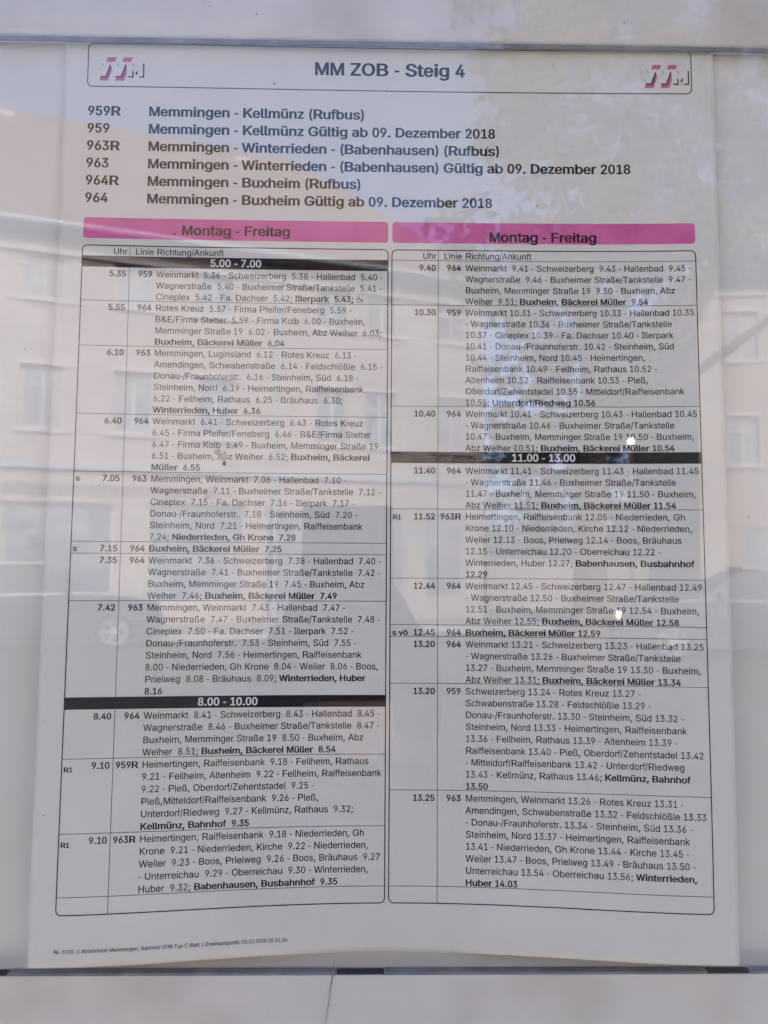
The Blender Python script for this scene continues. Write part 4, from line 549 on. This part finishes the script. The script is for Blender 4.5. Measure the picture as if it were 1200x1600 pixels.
def house(root, x0, x1, depth, eave, rise, windows, shops, m, hip_in=4.5, over=0.45):
    holes = [(a, b, c, d) for a, b, c, d in windows + shops]
    wall_with_openings('front_wall', x0, x1, 0, eave, holes, 0, 0.3, m, root)
    MB().box(x0, x1, depth - 0.3, depth, 0, eave).build('rear_wall', m, root)
    for x in (x0, x1 - 0.3): MB().box(x, x + 0.3, 0.301, depth - 0.301, 0, eave).build('side_wall', m, root)
    MB().box(x0 + 0.31, x1 - 0.31, 1.2, 1.25, 0.0, eave - .05).build('inner_wall', M['letter'], root)
    e = over; a, b, c, d = x0 - e, x1 + e, -e, depth + e; mid = depth / 2
    vs = [(a, c, eave), (b, c, eave), (b, d, eave), (a, d, eave), (a + hip_in, mid, eave + rise), (b - hip_in, mid, eave + rise), (a, c, eave - .14), (b, c, eave - .14), (b, d, eave - .14), (a, d, eave - .14)]
    rf = raw('roof', vs, [(0, 1, 5, 4), (1, 2, 5), (2, 3, 4, 5), (3, 0, 4), (7, 6, 9, 8), (6, 7, 1, 0), (7, 8, 2, 1), (8, 9, 3, 2), (9, 6, 0, 3)], M['roof'], root)
    MB().tube((a, c - .07, eave - .02), (b, c - .07, eave - .02), .07, n=8).build('gutter', M['zinc'], root)
    MB().box(x0 - .04, x1 + .04, -.09, -.002, eave - .52, eave - .38).build('cornice', M['trim'], root)
    for a, b, c, d in windows + shops:
        w = MB(); t = .06
        w.box(a, a + t, .10, .16, c, d).box(b - t, b, .10, .16, c, d).box(a + t, b - t, .10, .16, c, c + t).box(a + t, b - t, .10, .16, d - t, d)
        if d < 20 and c > 3: w.box((a + b) / 2 - .035, (a + b) / 2 + .035, .101, .159, c + t, d - t); w.box(a + t, (a + b) / 2 - .035, .102, .158, c + (d - c) * .68, c + (d - c) * .68 + .05); w.box((a + b) / 2 + .035, b - t, .102, .158, c + (d - c) * .68, c + (d - c) * .68 + .05)
        wf = w.build('window' if c > 3 else 'shop_window', M['trim'], root)
        MB().box(a + t * .5, b - t * .5, .125, .135, c + t * .5, d - t * .5).build('pane', M['pane'], wf)
        if c > 3: MB().box(a - .12, b + .12, -.08, .099, c - .09, c - .003).build('sill', M['trim'], wf); MB().box(a - .1, b + .1, -.03, -.002, d + .003, d + .12).build('lintel', M['trim'], wf)
    return rf

ang = math.atan2(-0.33475, 0.94231)
hs = empty('town_house', (-7.85, -16.10, -0.12), 'long cream rendered house with shops below and brown hipped tile roof across the street', 'house')
# local frame: x runs along the front towards the tree, -y (towards the case) is outside
hs.rotation_euler = (0, 0, ang + math.pi)          # turned so that the front faces the case; local x is mirrored below
def mx(L): return [(-b, -a, c + .12, d + .12) for a, b, c, d in L]
upper = [(s, s + .85, 7.0, 8.02) for s in (-7.1, -5.25, -3.4, -1.45, .48, 2.33, 4.1, 6.92, 8.2, 10.1)]
first = [(s, s + .85, 4.2, 5.56) for s in (-7.1, -5.25, -3.4, -1.45, .5, 2.35, 4.13, 6.92, 8.15, 10.1)]
shops = [(-6.4, -3.6, .5, 2.62), (-3.0, -.6, .5, 2.62), (.23, 2.43, .45, 2.64), (3.12, 5.28, .45, 2.68), (5.75, 7.5, .05, 2.6), (8.0, 9.3, .45, 2.6), (9.78, 10.85, .45, 2.62)]
rf = house(hs, -11.4, 8.0, 9.0, 8.6, 4.85, mx(upper) + mx(first), mx(shops), M['stucco'])
for s, y, zt in ((-0.35, 4.1, 13.2), (5.75, 3.9, 13.0)): MB().box(-s - .18, -s + .18, y, y + .5, 11.5, zt).build('chimney', M['trim'], rf)
MB().box(-11.0, 7.9, -.12, -.003, 3.47, 3.62).build('fascia', M['grey'], hs)
MB().tube((-5.95, -.09, .15), (-5.95, -.09, 8.1), .055, n=8).build('downpipe', M['zinc'], hs)
pr = Print(place=lambda u, v, l: (u, -0.02, v)); pr.text('*& Wohnraumkonzepte', -0.2 - text_width('*& Wohnraumkonzepte', .42), 2.92, .42); pr.build('shop_sign_text', M['letter'], hs)

yh = empty('yellow_house', (14.6, -20.6, -0.12), 'yellow rendered house half hidden behind the big tree', 'house'); yh.rotation_euler = (0, 0, math.pi + R(6))
house(yh, -6.0, 5.6, 8.0, 9.4, 3.6, [(x, x + .8, z, z + 1.35) for z in (4.2, 7.1) for x in (-5.2, -3.4, -1.6, .4, 2.2, 4.0)], [(x, x + 1.3, .8, 2.5) for x in (-5.0, -2.6, .3, 3.2)], M['yellow'], 4.0)

def leaf_mesh(name, clumps, n, size, parent, seed):
    q = random.Random(seed); vs = []; fs = []; tot = sum(c[3] * c[4] * c[5] for c in clumps)
    for cx, cy, cz, rx, ry, rz in clumps:
        kids = []
        for _ in range(max(6, int(32 * rx * ry * rz / 4))):
            d = Vector((q.gauss(0, 1), q.gauss(0, 1), q.gauss(0, 1))).normalized() * q.uniform(.45, 1) ; kids.append((cx + d.x * rx, cy + d.y * ry, cz + d.z * rz, q.uniform(.25, .6)))
        for _ in range(int(n * rx * ry * rz / tot)):
            k = q.choice(kids); d = Vector((q.gauss(0, 1), q.gauss(0, 1), q.gauss(0, 1))) * k[3] * .46
            c = Vector((k[0] + d.x, k[1] + d.y, k[2] + d.z * .8)); a = Vector((q.gauss(0, 1), q.gauss(0, 1), q.gauss(0, 1) - .3)).normalized(); b = a.orthogonal().normalized()
            a *= size * q.uniform(.6, 1.3); b *= size * q.uniform(.3, .6); i = len(vs)
            vs += [c - a, c + b, c + a, c - b]; fs.append((i, i + 1, i + 2, i + 3))
    return raw(name, vs, fs, M['leaf'], parent)
def tree(loc, h, trunk_r, clumps, n, seed, label):
    t = empty('tree', loc, label, 'tree', 'trees across the street')
    q = random.Random(seed); mb = MB(); mb.tube((0, 0, 0), (.1, 0, h * .45), trunk_r, trunk_r * .7, 10)
    for c in clumps:
        b = Vector(c[:3]); a = Vector((.1, 0, h * q.uniform(.3, .45))); m = (a + b) / 2 + Vector((q.uniform(-.3, .3), q.uniform(-.3, .3), -.3))
        mb.tube(a, m, trunk_r * .4, trunk_r * .22, 7); mb.tube(m, b, trunk_r * .22, trunk_r * .06, 6)
    mb.build('trunk', M['bark'], t)
    leaf_mesh('crown', clumps, n, .12, t, seed)
tree((3.4, -12.0, -.12), 11, .28, [(-.1, 0, 4.2, 1.7, 1.5, 1.5), (.7, .3, 6.0, 2.0, 1.7, 1.5), (-1.2, -.2, 6.6, 1.3, 1.5, 1.2), (2.7, 0, 7.4, 1.9, 1.7, 1.5), (.2, .2, 8.7, 2.3, 1.9, 1.6), (3.9, -.2, 9.3, 1.9, 1.7, 1.6), (1.6, 0, 11.0, 2.6, 1.8, 1.5), (5.8, .1, 8.4, 1.6, 1.6, 1.5), (5.6, .2, 10.9, 2.1, 1.7, 1.5), (-1.2, .2, 10.6, 1.5, 1.5, 1.4)], 19000, 3, 'big dark leaved tree standing left of the yellow house across the street')
tree((6.2, -30.0, -.12), 7, .3, [(-2.6, 0, 3.0, 2.4, 2.0, 2.8), (1.2, .4, 3.3, 2.6, 2.0, 3.0), (4.6, 0, 2.8, 2.2, 2.0, 2.6), (-.6, 0, 5.6, 2.2, 1.8, 1.6), (3.0, 0, 5.6, 2.2, 1.8, 1.5)], 9000, 11, 'low dense tree far behind the big tree, at the end of the street')
tree((13.4, -31.0, -.12), 7, .3, [(-2.2, 0, 2.8, 2.4, 2.0, 2.6), (1.6, .4, 3.0, 2.6, 2.0, 2.8), (-.4, 0, 5.2, 2.4, 1.8, 1.6)], 7000, 12, 'low dense tree far behind, seen past the gable of the yellow house')
gw = empty('garden_wall', (0, 0, 0), 'pale rendered garden wall running behind the street trees', 'wall')
MB().box(3.6, 8.6, -24.3, -24.05, -.12, 1.35).build('wall_panel', M['stucco'], gw); MB().box(3.55, 8.65, -24.35, -24.0, 1.352, 1.43).build('coping', M['trim'], gw)

def car(loc, rz, m, label, lit=None):
    t = empty('parked_car', loc, label, 'car', 'cars parked across the street', rz)
    prof = [(-2.1, .28), (-2.15, .62), (-2.05, .9), (-1.45, .99), (-.75, 1.02), (1.55, 1.0), (2.0, .97), (2.13, .7), (2.1, .3), (1.75, .22), (-1.75, .22)]
    b = MB(); b.prism(prof, -.86, .86, axis='y'); b.build('body', m, t, smooth=False, bevel=.04)
    cab = [(-.95, 1.0), (-.25, 1.43), (.25, 1.5), (1.05, 1.47), (1.75, 1.03)]
    n = len(cab); vs = [(x, -.80 + (z - 1.0) * .32, z) for x, z in cab] + [(x, .80 - (z - 1.0) * .32, z) for x, z in cab]
    gl = raw('side_windows', vs, [tuple(range(n)), tuple(range(n, 2 * n))[::-1]] + [(i, n + i, n + (i + 1) % n, (i + 1) % n) for i in range(n)], M['car_glass'], t)
    MB().box(-.2, 1.1, -.62, .62, 1.46, 1.53).build('roof', m, t, bevel=.03)
    for s in (-1, 1):
        for x in (-1.32, 1.35):
            w = MB().tube((x, s * .66, .32), (x, s * .885, .32), .32, n=24).build('wheel', M['tyre'], t, bevel=.02)
            r = MB().tube((x, s * .80, .32), (x, s * .892, .32), .05, n=10)
            for k in range(5):
                a = 2 * math.pi * k / 5; r.tube((x, s * .888, .32), (x + .2 * math.cos(a), s * .888, .32 + .2 * math.sin(a)), .03, n=6)
            for k in range(20):
                a0, a1 = 2 * math.pi * k / 20, 2 * math.pi * (k + 1) / 20; r.tube((x + .21 * math.cos(a0), s * .886, .32 + .21 * math.sin(a0)), (x + .21 * math.cos(a1), s * .886, .32 + .21 * math.sin(a1)), .022, n=5, caps=False)
            r.build('rim', M['rim'], w)
        MB().tube((-2.02, s * .62, .72), (-2.14, s * .62, .72), .06, n=14).build('headlight', M['lamp_warm'] if lit == s else M['lamp_off'], t)
        MB().box(2.02, 2.125, s * .7 - .12, s * .7 + .12, .72, .86).build('tail_light', M['tail'], t)
        MB().box(-.62, -.5, min(s * .8, s * 1.02), max(s * .8, s * 1.02), 1.0, 1.13).build('mirror', m, t, bevel=.02)
    return t
car((-6.0, -14.0, -.12), ang + math.pi, M['car_dark'], 'dark parked car in front of the cream house')
car((6.3, -12.9, -.12), R(12), M['car_blue'], 'dark blue parked car with one warm headlight lit under the tree', lit=1)

lamp = empty('street_lamp', (3.82, -11.2, -.12), 'slim dark street lamp with small white lit globe under the tree', 'street lamp')
MB().tube((0, 0, 0), (0, 0, 3.32), .05, .035, 10).build('pole', M['bark'], lamp)
vs = []; fs = []
for j in range(1, 8):
    for i in range(14): a = math.pi * j / 8; vs.append((.045 * math.sin(a) * math.cos(i * math.pi / 7), .045 * math.sin(a) * math.sin(i * math.pi / 7), 3.38 + .045 * math.cos(a)))
fs = [(j * 14 + i, j * 14 + (i + 1) % 14, (j + 1) * 14 + (i + 1) % 14, (j + 1) * 14 + i) for j in range(6) for i in range(14)] + [tuple(range(14)), tuple(range(84, 98))[::-1]]
raw('globe', vs, fs, M['lamp_white'], lamp, smooth=True)
kb = raw('kerb', *(lambda m: (m.v, m.f))(MB().box(-14, 12, 2.2, 2.35, 0, .12)), M['kerb']); kb.location = (-7.85, -16.10, -.118); kb.rotation_euler = (0, 0, ang); tag(kb, kind='structure')
fp = raw('footpath', *(lambda m: (m.v, m.f))(MB().box(-14, 12, .02, 2.19, 0, .115)), M['paving']); fp.location = (-7.85, -16.10, -.118); fp.rotation_euler = (0, 0, ang); tag(fp, kind='structure')

# ------------------------------------------------------------------ the phone and the person holding it, seen only as a dark mirror image
basis = Matrix(((right.x, fwd.x, up.x), (right.y, fwd.y, up.y), (right.z, fwd.z, up.z)))
ph = empty('smartphone', CAM, 'black smartphone held up in front of the display case', 'smartphone'); ph.rotation_euler = basis.to_euler()
MB().box(-.056, .019, -.0125, -.0045, -.119, .041).build('phone_body', M['plastic'], ph, bevel=.002)
MB().box(-.0532, .0162, -.0131, -.0127, -.113, .035).build('screen', M['pane'], ph)
MB().box(.0192, .0202, -.0100, -.0075, -.03, -.01).build('side_button', M['chrome'], ph)

def skin_mesh(name, joints, edges, m, parent=None, levels=2, root=0):
    me = bpy.data.meshes.new(name); me.from_pydata([j[:3] for j in joints], edges, []); me.materials.append(m)
    o = bpy.data.objects.new(name, me); COL.objects.link(o)
    md = o.modifiers.new('skin', 'SKIN'); md.use_smooth_shade = True
    for i, j in enumerate(joints):
        sv = me.skin_vertices[0].data[i]; sv.radius = (j[3], j[4] if len(j) > 4 else j[3]); sv.use_root = (i == root)
    ss = o.modifiers.new('sub', 'SUBSURF'); ss.levels = levels; ss.render_levels = levels
    if parent: o.parent = parent
    return o
PX, PY = -0.02, -0.98
pe = empty('person', (PX, PY, 0), 'person in a dark jacket and jeans holding a phone up with both hands', 'person')
J = [(0, 0, .84, .13, .10), (0, -.01, 1.0, .12, .10), (0, -.01, 1.14, .14, .10), (0, 0, 1.22, .07, .07), (0, .01, 1.27, .052, .055),
     (-.15, 0, 1.18, .055), (-.18, .12, 1.0, .042), (-.085, .44, 1.24, .03), (-.062, .56, 1.38, .022),
     (.15, 0, 1.18, .055), (.18, .12, 1.0, .042), (.085, .44, 1.24, .03), (.05, .56, 1.38, .022),
     (-.09, 0, .76, .085), (-.1, .02, .44, .055), (-.1, 0, .09, .04), (-.1, .14, .045, .038),
     (.09, 0, .76, .085), (.1, .02, .44, .055), (.1, 0, .09, .04), (.1, .14, .045, .038)]
Eg = [(0, 1), (1, 2), (2, 3), (3, 4), (2, 5), (5, 6), (6, 7), (7, 8), (2, 9), (9, 10), (10, 11), (11, 12), (0, 13), (13, 14), (14, 15), (15, 16), (0, 17), (17, 18), (18, 19), (19, 20)]
skin_mesh('body', J, Eg, M['jacket'], pe)
# head: ellipsoid drawn out into chin, brow and nose
vs = []; fs = []; nj, ni = 14, 20
for j in range(nj + 1):
    for i in range(ni):
        a = math.pi * j / nj; b = 2 * math.pi * i / ni; x = math.sin(a) * math.cos(b); y = math.sin(a) * math.sin(b); z = math.cos(a)
        sx = .072 * (1 - .22 * max(0, -z) ** 1.5); sy = .092; yy = y * sy
        if y > 0: yy *= .93; yy += .022 * math.exp(-((x * 4) ** 2)) * math.exp(-((z + .12) * 5) ** 2) * y; yy -= .012 * math.exp(-((abs(x) - .38) * 6) ** 2) * math.exp(-((z - .05) * 7) ** 2)
        vs.append((x * sx, yy + .01, z * .115))
fs = [(j * ni + i, j * ni + (i + 1) % ni, (j + 1) * ni + (i + 1) % ni, (j + 1) * ni + i) for j in range(nj) for i in range(ni)]
hd = raw('head', vs, fs, M['skin'], pe, smooth=True); hd.location = (0, .03, 1.365); hd.rotation_euler = (R(8), 0, 0)
hv = [(x * 1.09, (y - .01) * 1.08 - .002, z * 1.08 + .004) for x, y, z in vs]
hf = [f for f in fs if sum(vs[i][2] for i in f) / 4 > .05 or (sum(vs[i][1] for i in f) / 4 < -.005 and sum(vs[i][2] for i in f) / 4 > -.07)]
raw('hair', hv, hf, M['hair'], hd, smooth=True)
for s in (-1, 1):
    MB().tube((s * .028, .084, .008), (s * .028, .089, .008), .011, .006, 10).build('eye', M['plastic'], hd)
    MB().tube((s * .068, .0, -.005), (s * .082, -.006, -.002), .022, .026, 10).build('ear', M['skin'], hd)
MB().box(-.02, .02, .076, .083, -.056, -.049).build('mouth', M['tail'], hd)
# hands: palm behind the phone edge, four fingers on the back, thumb at the front
for s, ux in ((-1, -.060), (1, .023)):
    base = Matrix.Translation(CAM) @ basis.to_4x4() @ Matrix.Translation((ux, -.02, -.085))
    def W_(x, y, z): q = base @ Vector((x * s, y, z)); return (q.x - PX, q.y - PY, q.z)
    jn = [(*W_(.018, -.045, -.075), .022), (*W_(.022, -.025, -.03), .024, ), (*W_(.016, -.012, .005), .020)]
    ed = [(0, 1), (1, 2)]
    for k, (zz, ln) in enumerate(((.022, .9), (.004, 1.0), (-.014, .95), (-.030, .8))):
        i0 = len(jn); jn += [(*W_(.014, .004, zz), .0095), (*W_(.004, .019, zz + .003), .0085), (*W_(-.012 * ln, .022, zz + .006), .0075)]
        ed += [(2 if k < 2 else 1, i0), (i0, i0 + 1), (i0 + 1, i0 + 2)]
    i0 = len(jn); jn += [(*W_(.010, -.012, .020), .011), (*W_(-.002, -.004, .045), .0095), (*W_(-.012, -.002, .062), .0085)]; ed += [(1, i0), (i0, i0 + 1), (i0 + 1, i0 + 2)]
    skin_mesh('hand', jn, ed, M['jacket'], pe, 2)
